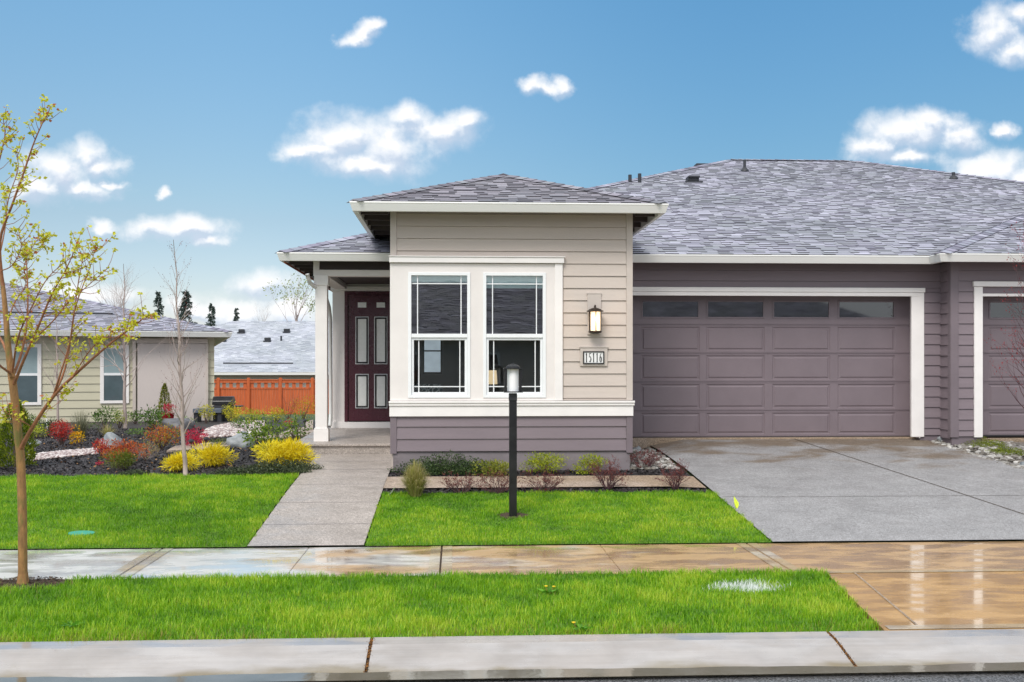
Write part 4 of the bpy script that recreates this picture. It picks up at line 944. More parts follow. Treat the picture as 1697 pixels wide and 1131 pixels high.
for i, ch in enumerate((one, five, one, one, six)):
    for st in ch: stroke(nb_, T(st, i), yN)
nb_.build('numerals', M['dark'], NPt)
# ------------------------------------------------------------------ lamp post
LPt = empty('lamp_post', LAMP, 'black square post with frosted lantern standing in the front lawn', 'lamp post')
Dl = LAMP[1]; pt = Z(850, 652, Dl); hwd = .046
t = MB(); t.box(LAMP[0]-hwd, LAMP[0]+hwd, Dl-hwd, Dl+hwd, LAMP[2]-.1, pt-.09); t.build('post', M['black'], LPt, .004)
t = MB(); t.box(LAMP[0]-hwd-.003, LAMP[0]+hwd+.003, Dl-hwd-.003, Dl+hwd+.003, pt-.089, pt); t.build('collar', M['charcoal'], LPt, .004)
R = .115; z0l, z1l = pt+.01, Z(850, 612, Dl)
for q_ in (z0l, z1l): t = MB(); t.box(LAMP[0]-R, LAMP[0]+R, Dl-R, Dl+R, q_, q_+.012); t.build('lantern_plate', M['black'], LPt, .002)
for sx in (-1, 1):
    for sy in (-1, 1):
        x, y = LAMP[0]+sx*R*.78, Dl+sy*R*.78; t = MB(); t.box(x-.012, x+.012, y-.012, y+.012, z0l+.013, z1l-.001); t.build('bar', M['black'], LPt, .002)
t = MB(); t.lathe([(.001, 0), (R*.60, .0), (R*.60, z1l-z0l-.014), (.001, z1l-z0l-.014)], (LAMP[0], Dl, z0l+.0135), 20); t.build('glass_cylinder', pmat('milk_glass', srgb(244, 245, 247), .25, .03, 5), LPt, smooth=False)
t = MB(); t.lathe([(R*.72, 0), (R*.70, .02), (R*.45, .042), (R*.12, .05), (R*.1, .062), (.001, .065)], (LAMP[0], Dl, z1l+.0125), 20); t.build('cap', M['black'], LPt)
# ------------------------------------------------------------------ things seen through the windows
tl = empty('table_lamp', (X(815.5, 17.2), 17.2, fz), 'small table lamp with glowing cream shade seen through the window', 'lamp')
x = X(815.5, 17.2); zt, zb2 = Z(815, 614, 17.2), Z(815, 637, 17.2)
t = MB(); t.lathe([(.085, 0), (.07, zt-zb2)], (x, 17.2, zb2), 20); t.build('lamp_shade', emit('lamp_shade', (1, .72, .42), .55, (.8, .7, .5)), tl)
t = MB(); t.lathe([(.07, 0), (.07, .015), (.02, .03), (.05, .12), (.05, .2), (.012, .27), (.012, .34)], (x, 17.2, zb2-.33), 16); t.build('lamp_base', M['roomdark'], tl)
st = empty('side_table', (x, 17.2, fz), 'dark side table carrying the lamp behind the window', 'table')
t = MB(); t.box(x-.25, x+.25, 16.98, 17.42, zb2-.36, zb2-.332); t.build('tabletop', M['roomdark'], st)
for sx in (-.22, .22):
    for sy in (-.18, .18): t = MB(); t.box(x+sx-.02, x+sx+.02, 17.2+sy-.02, 17.2+sy+.02, fz+.002, zb2-.361); t.build('leg', M['roomdark'], st)
cu_m = bpy.data.materials.new('patterned_fabric'); cu_m.use_nodes = True; tt = NT(cu_m.node_tree); vv = tt.new('ShaderNodeTexVoronoi'); tcn = tt.new('ShaderNodeTexCoord'); tt.put(vv.inputs['Vector'], tcn.outputs['Object']); vv.inputs['Scale'].default_value = 14; vv.feature = 'DISTANCE_TO_EDGE'
tt.put(cu_m.node_tree.nodes['Principled BSDF'].inputs['Base Color'], tt.ramp(vv.outputs[0], [(.08, (.7, .7, .68)), (.14, (.06, .08, .08))]))
ax, ay = X(703, 16.6), 16.6
ac = empty('armchair', (ax, ay, fz), 'armchair with grey and white patterned back seen through the window', 'chair')
t = MB(); zc = Z(703, 637, 16.6); t.box(ax-.3, ax+.28, ay-.05, ay+.08, 1.4, zc); t.build('backrest', cu_m, ac, .04)
t = MB(); t.box(ax-.32, ax+.3, ay+.085, ay+.6, 1.3, 1.46); t.build('seat', cu_m, ac, .03)
for sx in (-.28, .26):
    for sy in (.1, .56): t = MB(); t.box(ax+sx-.02, ax+sx+.02, ay+sy-.02, ay+sy+.02, fz+.002, 1.298); t.build('leg', M['roomdark'], ac)
# ------------------------------------------------------------------ pale neighbour house on the left
ND = 28.0
nxr = X(355, ND); NR = math.radians(14)
def nat(px):
    r_ = ratio(px); return (r_*ND-nxr)/(math.cos(NR)-r_*math.sin(NR))
def NX(px): return nxr+nat(px)          # position along the turned front wall
def NZ(px, py): return Z(px, py, ND+nat(px)*math.sin(NR))
NH = empty('house', (nxr, ND, .6), 'pale olive single storey neighbour with grey roof behind the street tree', 'house')
nz = lambda py, px=355: NZ(px, py)
ne = ND-.5; nez = NZ(355, 552)+.02; nr = nxr+.38; npi = .25; dep = 7.0
t = MB(); t.box(-24, nxr, ND, ND+.2, .3, nez-.06).box(nxr-.2, nxr, ND+.2, 38, .3, nez-.06).box(-24, -23.8, ND+.2, 38, .3, nez-.06).box(-24, nxr, 38, 38.2, .3, nez-.06); t.build('wall', M['olive'], NH)
siding(-20, NX(224), nz(701), nz(551), ND, M['olive'], parent=NH, base=nz(700), exp=.2, proud=.028); siding(NX(343), nxr, nz(701), nz(551), ND, M['olive'], parent=NH, base=nz(700), exp=.2, proud=.028)
t = MB(); t.box(-20, nxr, ND-.02, ND-.001, .2, nz(701)); t.build('foundation', M['found'], NH)
def nwin(a, b, c, d, lab):
    x0, x1, z0_, z1_ = NX(a), NX(b), nz(d, a), nz(c, a); f = MB(); frame_ring(f, x0, x1, z0_, z1_, .09, ND-.06, ND-.03, .07); fo = f.build('window', M['white'], NH, .004); fo['label'] = lab
    zm = (z0_+z1_)/2; f = MB(); f.box(x0+.09, x1-.09, ND-.05, ND-.03, zm-.03, zm+.03); f.build('meeting_rail', M['vinyl'], fo)
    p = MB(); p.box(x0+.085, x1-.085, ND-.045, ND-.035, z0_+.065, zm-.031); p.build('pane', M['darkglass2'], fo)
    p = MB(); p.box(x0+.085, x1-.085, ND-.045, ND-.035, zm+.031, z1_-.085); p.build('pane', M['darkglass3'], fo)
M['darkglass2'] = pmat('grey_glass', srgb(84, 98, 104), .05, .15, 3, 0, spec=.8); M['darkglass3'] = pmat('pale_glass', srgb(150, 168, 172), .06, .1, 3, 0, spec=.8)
nwin(18, 69, 570, 672, 'window with pale upper and dark lower pane behind the tree'); nwin(166, 214, 572, 669, 'window beside the birch and the patio shade')
t = MB(); t.box(NX(228), NX(342), ND-.10, ND-.06, nz(700), nz(570)); t.build('patio_shade', M['shade'], NH)
t = MB(); t.box(NX(224), NX(344), ND-.14, ND-.001, nz(569.6), nz(562)); t.box(NX(341), NX(345), ND-.12, ND-.001, nz(702), nz(570)); t.box(NX(220), NX(225.5), ND-.13, ND-.03, nz(701), nz(555)); t.build('shade_frame', M['taupe_trim'], NH, .004)
nlx = -30
A = [(nlx, ne, nez), (nr, ne, nez), (nr-dep, ne+dep, nez+npi*dep), (nlx, ne+dep, nez+npi*dep)]
roofslab('roof', [(A, (0, ne, nez), (1, 0, 0), (0, 1, npi)), ([(nr, ne, nez), (nr, ne+2*dep, nez), (nr-dep, ne+dep, nez+npi*dep)], (nr, 0, nez), (0, 1, 0), (-1, 0, npi)),
   ([(nr, ne+2*dep, nez), (nlx, ne+2*dep, nez), (nlx, ne+dep, nez+npi*dep), (nr-dep, ne+dep, nez+npi*dep)], (0, ne+2*dep, nez), (1, 0, 0), (0, -1, npi))], M['tab'], NH)
cp_ = MB(); caps(cp_, A[1], A[2]); cp_.build('ridge_cap', M['roof'], NH)
t = MB(); zq = 1.9; t.box(-22, nr-2.9, ne+zq, ne+zq+.05, nez+npi*zq-.01, nez+npi*zq+.05); t.build('roof_flashing', M['charcoal'], NH)
eaves(NH, [(nlx, ne+.06, 0, -1, nr-.06, ne+.06, 0, 1), (nr-.06, ne+.06, 1, 0, nr-.06, ne+2*dep, 1, 0)], nez-.01)
t = MB(); t.face([(nlx, ne+.05, nez-.14), (nr-.06, ne+.05, nez-.14), (nr-.06, ne+2*dep, nez-.14), (nlx, ne+2*dep, nez-.14)]); t.build('soffit', M['taupe_trim'], NH)
NH.rotation_euler = (0, 0, NR)
# ------------------------------------------------------------------ far neighbour with pale roof
FD = 65.
FH = empty('house', (-15, FD+6, -.9), 'far house with a pale grey roof rising behind the orange fence', 'house')
fe = FD-.6; fez = Z(440, 617, fe); fl, frr = -24.0, 8.0; fd = 9.; fpt = .36
fap = Z(440, 533, fe+fd); fpt = (fap-fez)/fd
roofslab('roof', [([(fl, fe, fez), (frr, fe, fez), (frr-fd, fe+fd, fap), (fl+fd, fe+fd, fap)], (0, fe, fez), (1, 0, 0), (0, 1, fpt)), ([(fl, fe+2*fd, fez), (fl, fe, fez), (fl+fd, fe+fd, fap)], (fl, 0, fez), (0, 1, 0), (1, 0, fpt)),
  ([(frr, fe, fez), (frr, fe+2*fd, fez), (frr-fd, fe+fd, fap)], (frr, 0, fez), (0, 1, 0), (-1, 0, fpt)), ([(frr, fe+2*fd, fez), (fl, fe+2*fd, fez), (fl+fd, fe+fd, fap), (frr-fd, fe+fd, fap)], (0, fe+2*fd, fez), (1, 0, 0), (0, -1, fpt))], M['tabl'], FH, .20, .2, .5, (.004, .011))
t = MB(); t.box(fl+.6, frr-.6, FD, FD+17, -1.2, fez); t.build('wall', M['beige'], FH)
t = MB(); t.box(fl, frr, fe-.1, fe, fez-.17, fez-.01); t.build('gutter', M['gutter'], FH)
def onfar(px, py):
    lo, hi = fe, fe+fd
    for _ in range(40):
        m = (lo+hi)/2
        if Z(px, py, m) > fez+fpt*(m-fe): lo = m
        else: hi = m
    return X(px, lo), lo, fez+fpt*(lo-fe)
for (a, b) in ((369, 566), (400, 552), (443, 566), (475, 551)):
    x, y, z = onfar(a, b); t = MB(); t.box(x-.25, x+.25, y-.2, y+.3, z-.02, z+.05).box(x-.18, x+.2, y-.1, y+.2, z+.051, z+.24); t.build('roof_vent', M['charcoal'], FH, .03)
x, y, z = onfar(466, 565); t = MB(); t.lathe([(.06, -.1), (.06, .3)], (x, y, z), 8); t.build('roof_pipe', M['charcoal'], FH)
x, y, z = onfar(430, 603); x1 = onfar(370, 603)[0]; t = MB(); t.box(x1, x+2, y-.05, y+.05, z, z+.07); t.build('roof_flashing', M['charcoal'], FH)
# ------------------------------------------------------------------ orange fence
FY = 60.
FN = empty('fence', (-13, FY, -.65), 'orange stained cedar fence with open slot top behind the garden', 'fence')
ft_, fb_ = Z(440, 630, FY), -.75; f0, f1 = X(345, FY), 0.
t = MB(); x = f0; zm = ft_-.50
while x < f1: t.box(x+.004, x+.136, FY, FY+.03, fb_, zm); x += .14
t.build('board_panel', M['cedar'], FN)
t = MB(); t.box(f0, f1, FY-.05, FY+.07, ft_-.16, ft_-.02).box(f0, f1, FY-.03, FY+.05, zm+.001, zm+.09).box(f0, f1, FY-.08, FY+.1, ft_-.019, ft_+.03); t.build('rail', M['cedar'], FN)
t = MB(); x = f0
while x < f1: t.box(x, x+.19, FY, FY+.03, zm+.091, ft_-.161); x += .38
t.build('slot_top', M['cedar'], FN)
for k, px in enumerate((362, 412, 465, 518, 571)):
    xx = X(px, FY); t = MB(); t.box(xx-.08, xx+.08, FY-.1, FY+.06, fb_, ft_+.12); t.build('post', M['cedar'], FN, .01)
# ------------------------------------------------------------------ house over the road (seen mirrored in the glass)
OH = empty('house', (6, -18, 0), 'beige single storey house across the street mirrored in the windows', 'house')
oy = -17.
t = MB(); t.box(-12, 24, oy-.3, oy, -.1, 3.4).box(-12, -11.7, oy-11, oy-.3, -.1, 3.4).box(23.7, 24, oy-11, oy-.3, -.1, 3.4); t.build('wall', M['beige'], OH)
ro = [(-12.6, oy+.6, 3.3), (24.6, oy+.6, 3.3), (18.4, oy-6, 6.2), (-6, oy-6, 6.2)]
roofslab('roof', [(ro, (0, oy+.6, 3.3), (1, 0, 0), (0, -1, .44)), ([(24.6, oy+.6, 3.3), (24.6, oy-12.6, 3.3), (18.4, oy-6, 6.2)], (24.6, 0, 3.3), (0, 1, 0), (-1, 0, .44)), ([(-12.6, oy-12.6, 3.3), (-12.6, oy+.6, 3.3), (-6, oy-6, 6.2)], (-12.6, 0, 3.3), (0, 1, 0), (1, 0, .44)), ([(24.6, oy-12.6, 3.3), (-12.6, oy-12.6, 3.3), (-6, oy-6, 6.2), (18.4, oy-6, 6.2)], (0, oy-12.6, 3.3), (1, 0, 0), (0, 1, .44))], M['tab'], OH, .29, .3, .9, (.006, .02))
t = MB(); t.box(-12.6, 24.6, oy+.6, oy+.7, 3.15, 3.29); t.build('gutter', M['gutter'], OH)
for a, b in ((-3, -1.6), (.4, 2.0), (4.2, 5.6), (9, 10.4)):
    f = MB(); frame_ring(f, a, b, 1, 2.6, .1, oy+.001, oy+.05); fo = f.build('window', M['white'], OH); p = MB(); p.box(a+.09, b-.09, oy+.002, oy+.02, 1.09, 2.51); p.build('pane', M['darkglass'], fo)
t = MB(); t.box(12, 16.8, oy+.001, oy+.04, 0, 2.4); t.build('garage_door', M['garage'], OH)
# ------------------------------------------------------------------ foliage builders
LM = {}
def lmat(key, cols, rough=.5, trans=.3):
    if key not in LM: LM[key] = leafmat(key, cols, rough, trans)
    return LM[key]
YG = lmat('yellow_green_leaf', [srgb(120, 130, 30), srgb(170, 180, 50), srgb(205, 205, 70)])
GR = lmat('green_leaf', [srgb(40, 66, 26), srgb(78, 112, 40), srgb(126, 150, 66)], .4)
DG = lmat('dark_green_leaf', [srgb(34, 52, 26), srgb(62, 86, 44), srgb(96, 116, 66)], .4)
GD_ = lmat('gold_needle', [srgb(196, 172, 16), srgb(242, 222, 30), srgb(252, 242, 90)])
RD = lmat('red_leaf', [srgb(120, 20, 24), srgb(190, 46, 44), srgb(214, 84, 60)])
OR = lmat('orange_leaf', [srgb(140, 46, 24), srgb(200, 90, 38), srgb(190, 130, 60)])
OG = lmat('orange_green_leaf', [srgb(184, 60, 34), srgb(206, 96, 44), srgb(140, 140, 50), srgb(180, 170, 60)])
PK = lmat('pink_leaf', [srgb(150, 20, 50), srgb(206, 40, 80), srgb(220, 90, 110)])
CY = lmat('cypress_needle', [srgb(70, 88, 18), srgb(118, 128, 26), srgb(160, 158, 40)])
OB = lmat('dry_blade', [srgb(120, 128, 60), srgb(160, 160, 84), srgb(196, 182, 120), srgb(206, 188, 150)])
GY = lmat('grey_green_blade', [srgb(96, 104, 80), srgb(130, 134, 104), srgb(158, 150, 128)])
BU = lmat('purple_bud', [srgb(72, 34, 40), srgb(120, 60, 60), srgb(150, 90, 80)])
def leaves(C, Dn, Ln, Wd, mat, name, parent, rn=None, off=(0, 0, 0)):
    """diamond leaves: centres C, long axis Dn"""
    n = len(C); Dn = Dn/np.linalg.norm(Dn, axis=1, keepdims=True); r = rng.normal(size=(n, 3)); sd_ = np.cross(Dn, r); sd_ /= np.linalg.norm(sd_, axis=1, keepdims=True)+1e-9
    nn = np.cross(sd_, Dn); L_ = (Ln*rng.uniform(.6, 1.25, n))[:, None]; W_ = (Wd*rng.uniform(.7, 1.2, n))[:, None]
    V = np.stack([C, C+Dn*L_*.45+sd_*W_*.5-nn*L_*.04, C+Dn*L_-nn*L_*.12, C+Dn*L_*.45-sd_*W_*.5-nn*L_*.04], 1)
    if rn is None: rn = rng.uniform(0, 1, n)
    me = np_mesh(name, V.reshape(-1, 3), np.arange(n*4).reshape(-1, 4), np.repeat(np.clip(rn, 0, 1), 4))
    return link(name, me, mat, parent)
def blob_pts(n, w_, h, dp, lobes, fill=.45, flat=0.):
    """points in a lumpy crown of width w, height h, standing on z=0"""
    c = []; 
    for k in range(lobes):
        a = rng.uniform(0, 2*np.pi); rr = rng.uniform(0, .62)**.7; c.append((rr*math.cos(a)*w_/2, rr*math.sin(a)*dp/2, h*rng.uniform(.28, .72), rng.uniform(.26, .46)))
    c = np.array(c); k = rng.integers(0, lobes, n); d = rng.normal(size=(n, 3)); d /= np.linalg.norm(d, axis=1, keepdims=True)
    r = (rng.uniform(fill**3, 1, n)**(1/3))*c[k, 3]*rng.uniform(.85, 1.12, n)
    P = np.stack([c[k, 0]+d[:, 0]*r*w_*.9, c[k, 1]+d[:, 1]*r*dp*.9, c[k, 2]+d[:, 2]*r*h*.85], 1); P[:, 2] = np.abs(P[:, 2])+.01
    tone = (np.sin(k*2.4)*.5+.5)*.35+rng.uniform(0, .65, n)
    return P, d, tone, c
def ray_up(n, spread=.6):
    d = rng.normal(size=(n, 3)); d[:, 2] = np.abs(d[:, 2])+spread; return d
def twigset(mb, base, c, n, r0, w_=None, seed=0):
    for i in range(n):
        q = c[i % len(c)]; p0 = Vector(base)+Vector((rng.uniform(-.02, .02), rng.uniform(-.02, .02), 0)); p2 = Vector((base[0]+q[0], base[1]+q[1], base[2]+q[2]))
        pm = (p0*.55+p2*.45)+Vector((rng.uniform(-.04, .04), rng.uniform(-.04, .04), rng.uniform(0, .05))); mb.tube([p0, pm, p2], [r0, r0*.7, r0*.35], 5)
def shrub(px, py, wpx, hpx, mat, label, leaf=.04, n=900, lobes=7, name='shrub', cat='shrub', group=None, aspect=.45, up=.3, stem='darkbark', depth=.85, at=None, ntw=6):
    x, y, z = at or gp(px, py); k = y/F; w_, h = wpx*k, hpx*k
    r = empty(name, (x, y, z), label, cat, group)
    P, d, tone, c = blob_pts(n, w_, h, w_*depth, lobes); mb = MB(); twigset(mb, (x, y, z-.02), c, max(ntw, lobes), .006+.01*h)
    mb.build('stem', M[stem], r)
    dd = d+rng.normal(size=d.shape)*.5; dd[:, 2] += up
    leaves(P+np.array([x, y, z]), dd, leaf, leaf*aspect, mat, 'foliage', r, tone); return r
def mound(px, py, wpx, hpx, mat, label, n=2600, ln=.09, name='shrub', group=None, cat='shrub', droop=-.1, wd=.010):
    """thread-leaf or heath mound: fine arching strands over a low dome"""
    x, y, z = gp(px, py); k = y/F; w_, h = wpx*k, hpx*k; r = empty(name, (x, y, z), label, cat, group)
    P, d, tone, c = blob_pts(n, w_*.92, h*.95, w_*.8, 9, .3); mb = MB(); twigset(mb, (x, y, z-.02), c, 9, .008); mb.build('stem', M['darkbark'], r)
    dd = d+rng.normal(size=d.shape)*.35; dd[:, 2] += droop+.35; leaves(P+np.array([x, y, z]), dd, ln, wd, mat, 'foliage', r, tone); return r
def tuft(px, py, wpx, hpx, mat, label, n=500, name='grass_tuft', cat='ornamental grass', group=None, wd=.006, at=None):
    x, y, z = at or gp(px, py); k = y/F; R_, h = wpx*k/2, hpx*k
    a = rng.uniform(0, 2*np.pi, n); sp = rng.uniform(0, 1, n)**.8; L_ = h*rng.uniform(.6, 1.1, n); dx, dy = np.cos(a), np.sin(a)
    out = sp*R_; base = rng.uniform(0, .25, n)*R_; V = np.empty((n, 7, 3)); W_ = wd*rng.uniform(.6, 1.2, n)
    cosl = np.sqrt(np.clip(1-(sp*.75)**2, .1, 1))
    for i, (t_, wf) in enumerate(((0, 1), (.5, .9), (.85, .6))):
        X_ = x+dx*(base+out*t_**1.5); Y_ = y+dy*(base+out*t_**1.5); Zz = z+L_*cosl*(t_-.22*sp*t_**3)
        V[:, 2*i] = np.c_[X_-dy*W_*wf/2, Y_+dx*W_*wf/2, Zz]; V[:, 2*i+1] = np.c_[X_+dy*W_*wf/2, Y_-dx*W_*wf/2, Zz]
    V[:, 6] = np.c_[x+dx*(base+out*1.15), y+dy*(base+out*1.15), z+L_*cosl*(1-.35*sp)]
    b = np.arange(n)[:, None]*7; q = [(0, 1, 3), (0, 3, 2), (2, 3, 5), (2, 5, 4), (4, 5, 6)]
    T_ = np.concatenate([b+np.array([t_]) for t_ in q]); me = np_mesh(name, V.reshape(-1, 3), T_, np.repeat(rng.uniform(0, 1, n), 7))
    return tag(link(name, me, mat), label, cat, group)
def branchy(mb, tips, p0, d0, ln, r0, depth, spread=.5, kids=(2, 4), lift=.2, seg=4, wob=.12):
    """recursive tapering branch; records twig points in tips"""
    pts = [Vector(p0)]; d = Vector(d0).normalized(); rad = [r0]
    for i in range(seg):
        d = (d+Vector((random.gauss(0, wob), random.gauss(0, wob), random.gauss(0, wob)+lift*.15))).normalized(); pts.append(pts[-1]+d*ln/seg); rad.append(r0*(1-.72*(i+1)/seg))
    mb.tube(pts, rad, 5 if depth > 0 else 4, caps=False)
    if depth == 0:
        tips += [(p, d) for p in pts[2:]]; return
    for _ in range(random.randint(*kids)):
        t_ = random.uniform(.3, 1); i = min(seg-1, int(t_*seg)); p = pts[i].lerp(pts[i+1], t_*seg-i)
        q = Vector((random.gauss(0, 1), random.gauss(0, 1), random.gauss(0, .5)))
        q = (q-q.project(d)).normalized(); nd = (d+q*spread*random.uniform(.7, 1.4)).normalized(); branchy(mb, tips, p, nd, ln*random.uniform(.42, .68), rad[i]*.6, depth-1, spread, kids, lift, seg, wob)
    branchy(mb, tips, pts[-1], d, ln*.5, rad[-1], depth-1, spread, kids, lift, seg, wob)
def twiggy(px, py, wpx, hpx, label, mat='purptwig', bud=None, n=9, group=None, r=.006, name='bare_shrub', spread=.55, depth=2):
    x, y, z = gp(px, py); k = y/F; w_, h = wpx*k, hpx*k; ro = empty(name, (x, y, z), label, 'shrub', group); mb = MB(); tips = []
    for i in range(n):
        a = 2*math.pi*i/n+random.uniform(-.3, .3); e = random.uniform(.35, 1.); d = Vector((math.cos(a)*w_*.55*e, math.sin(a)*w_*.4*e, h*random.uniform(.55, .85)))
        branchy(mb, tips, (x+math.cos(a)*.02, y+math.sin(a)*.02, z-.02), d, d.length*.72, r, depth, spread, (2, 4), .1)
    mb.build('branches', M[mat], ro)
    if bud is not None and tips:
        C = np.array([p[:] for p, _ in tips]); C = np.repeat(C, 2, 0)+rng.normal(0, .006, (len(tips)*2, 3)); leaves(C, ray_up(len(C)), .016, .009, bud, 'buds', ro)
    return ro
# ------------------------------------------------------------------ plants of the left garden
arb = gp(25, 776)
def arborvitae(px, py, wpx, hpx, label, mat, n=5200):
    x, y, z = gp(px, py); k = y/F; w_, h = wpx*k, hpx*k; r = empty('arborvitae', (x, y, z), label, 'shrub')
    t_ = rng.uniform(0, 1, n); prof_ = np.interp(t_, [0, .12, .4, .75, 1], [.8, 1, .9, .55, .04]); a = rng.uniform(0, 6.28, n)
    lump = 1+.12*np.sin(a*5+t_*17)+.1*np.sin(t_*40+a*3); rr = w_/2*prof_*lump*rng.uniform(.72, 1.03, n)
    P = np.c_[x+np.cos(a)*rr, y+np.sin(a)*rr, z+.02+t_*h*.97]; dd = np.c_[np.cos(a)*.55, np.sin(a)*.55, np.full(n, 1.)]+rng.normal(size=(n, 3))*.3
    leaves(P, dd, .05, .018, mat, 'foliage', r, .5+.4*np.sin(a*5+t_*17)*.6+rng.uniform(-.3, .3, n)); mb = MB(); mb.tube([(x, y, z-.05), (x, y, z+h*.9)], [.04, .01], 7); mb.build('trunk', M['darkbark'], r)
arborvitae(26, 776, 58, 112, 'cone shaped yellow green arborvitae behind the street tree trunk', lmat('thuja_leaf', [srgb(52, 74, 16), srgb(104, 122, 24), srgb(158, 166, 44)]))
shrub(78, 724, 40, 30, DG, 'small dark green shrub to the right of the arborvitae', n=700)
shrub(52, 712, 30, 26, GR, 'low green shrub behind the arborvitae top', n=400)
shrub(102, 738, 38, 40, RD, 'bright red rounded shrub nearest the left window', .03, 1500, 8)
shrub(131, 738, 26, 32, lmat('golden_leaf', [srgb(170, 130, 10), srgb(236, 196, 20), srgb(240, 150, 40)]), 'small golden yellow shrub beside the red rounded one', .045, 260, 5)
tuft(133, 722, 62, 44, GY, 'spiky grey green lavender clump behind the golden shrub', 420, 'lavender_clump', 'plant')
shrub(172, 712, 52, 38, GR, 'green rhododendron in front of the left neighbour wall', .07, 480, 7, aspect=.35)
shrub(198, 710, 24, 34, YG, 'yellow green upright shrub beside the birch stem', .035, 500, 5)
tuft(178, 724, 36, 22, OB, 'tan dry grass clump behind the pale boulder', 220, 'grass_clump')
shrub(168, 760, 28, 32, RD, 'dark red dwarf shrub left of the orange mound', .03, 600, 5)
shrub(203, 768, 62, 38, OR, 'wide orange brown mounded shrub above the green heath', .032, 1900, 9)
mound(201, 779, 50, 32, lmat('heath_green', [srgb(60, 80, 22), srgb(104, 120, 34), srgb(140, 140, 54)]), 'bright olive heath mound at the front of the bed', 1300, .06, wd=.008)
shrub(167, 773, 14, 8, PK, 'tiny magenta flowering plant at the mulch edge', .02, 160, 3, 'flower', 'flower')
twiggy(243, 762, 40, 30, 'dry tan twiggy shrub right of the olive heath', 'greybark', lmat('tan_bud', [srgb(150, 120, 90), srgb(190, 180, 120)]), 9, r=.005)
shrub(267, 746, 62, 42, OG, 'orange and green leafy shrub left of the slim bare tree', .035, 1400, 9)
shrub(252, 712, 46, 40, GR, 'glossy green rhododendron before the patio shade', .08, 420, 7, aspect=.35)
arborvitae(273, 700, 21, 62, 'slender yellow cypress in front of the patio shade', CY, 1800)
twiggy(262, 708, 42, 46, 'thin bare branching shrub beside the slender cypress', 'darkbark', None, 7, r=.006)
shrub(321, 743, 42, 32, PK, 'crimson pink low shrub right of the slim bare tree', .03, 1200, 7)
mound(298, 781, 46, 30, GD_, 'golden threadleaf mound at the foot of the slim bare tree', 1700, group='golden threadleaf mounds')
mound(350, 772, 62, 36, GD_, 'golden threadleaf mound between the slim tree and big leafy shrub', 2200, group='golden threadleaf mounds')
mound(474, 776, 96, 46, GD_, 'largest golden threadleaf mound beside the front walk', 4600, group='golden threadleaf mounds')
shrub(341, 702, 26, 32, lmat('lime_leaf', [srgb(140, 140, 20), srgb(196, 190, 40), srgb(222, 214, 80)]), 'small lime yellow shrub beside the slate bench', .04, 420, 5)
shrub(385, 702, 42, 38, LM['lime_leaf'], 'lime yellow bush in front of the covered grill', .04, 900, 7)
shrub(418, 703, 44, 28, YG, 'low olive green shrub in front of the orange fence', .04, 600, 6)
shrub(325, 690, 40, 26, DG, 'dark green shrub beyond the dark boulder', .05, 500, 6)
shrub(310, 705, 34, 14, lmat('pale_green', [srgb(110, 140, 80), srgb(160, 186, 120)]), 'pale green groundcover plant beside the dark boulder', .04, 240, 5, 'plant', 'plant')
shrub(232, 722, 36, 10, lmat('mid_green', [srgb(80, 120, 50), srgb(130, 160, 70)]), 'flat green perennial on mulch before the rhododendron', .04, 200, 5, 'plant', 'plant')
rh = lmat('rhodo_leaf', [srgb(58, 88, 28), srgb(110, 140, 46), srgb(170, 184, 70)], .35)
shrub(436, 752, 78, 64, rh, 'big open branched leafy shrub before the flagstone path', .085, 620, 11, aspect=.33, ntw=14)
shrub(492, 735, 52, 46, rh, 'leafy yellow green shrub next to the porch column', .08, 330, 8, aspect=.33, ntw=10)
shrub(478, 712, 20, 18, lmat('coral_leaf', [srgb(190, 70, 40), srgb(214, 110, 70)]), 'small coral red shrub between the leafy shrubs', .035, 200, 4)
twiggy(478, 694, 40, 48, 'dark bare shrub standing before the orange fence', 'purptwig', None, 7, r=.008)
shrub(503, 694, 48, 44, lmat('amber_leaf', [srgb(150, 140, 20), srgb(206, 180, 40), srgb(206, 130, 60)]), 'amber and yellow airy shrub close to the porch column', .045, 620, 7)
shrub(58, 727, 34, 22, YG, 'olive shrub low beside the arborvitae and flat stone', .035, 500, 5)
shrub(224, 703, 34, 24, GR, 'small green shrub between the birch and glossy rhododendron', .05, 380, 5)
shrub(300, 694, 30, 26, YG, 'yellow green bush right of the red pot', .04, 420, 5)
shrub(458, 700, 40, 26, LM['lime_leaf'], 'low yellow bush before the middle of the orange fence', .04, 520, 6)
shrub(402, 712, 34, 18, GR, 'low green shrub behind the blue grey boulder', .04, 380, 5)
mound(365, 742, 40, 16, lmat('thyme', [srgb(70, 90, 40), srgb(120, 130, 70)]), 'low grey green cushion at the flagstone path edge', 600, .04, wd=.008)
def cover(px, py, wpx, hpx, label, mat, n, leaf=.028, d=None):
    x, y, z = gp(px, py); k = y/F; w_ = wpx*k; dp = d or w_*.3; h = hpx*k; a = rng.uniform(0, 6.28, n); r_ = np.sqrt(rng.uniform(0, 1, n))*(1+.15*np.sin(a*5)+.1*np.sin(a*9))
    X_, Y_ = x+np.cos(a)*r_*w_/2, y+np.sin(a)*r_*dp/2; Zz = g(X_, Y_)+np.abs(rng.normal(0, 1, n)).clip(0, 1.6)*h*.5*(1.1-r_*.7)*(1+.3*np.sin(X_*23)*np.sin(Y_*19))+.015
    o = leaves(np.c_[X_, Y_, Zz], ray_up(n, .2), leaf, leaf*.5, mat, 'creeping_shrub', None); tag(o, label, 'plant')
DG2 = lmat('creeper_leaf', [srgb(34, 46, 30), srgb(62, 76, 48), srgb(116, 126, 92)], .4)
cover(465, 783, 120, 22, 'dark green creeping shrub below the largest golden mound', DG2, 5200, d=.62)
cover(390, 788, 70, 12, 'low creeping shrub at the lawn edge left of the large creeper', DG2, 1800, d=.3)
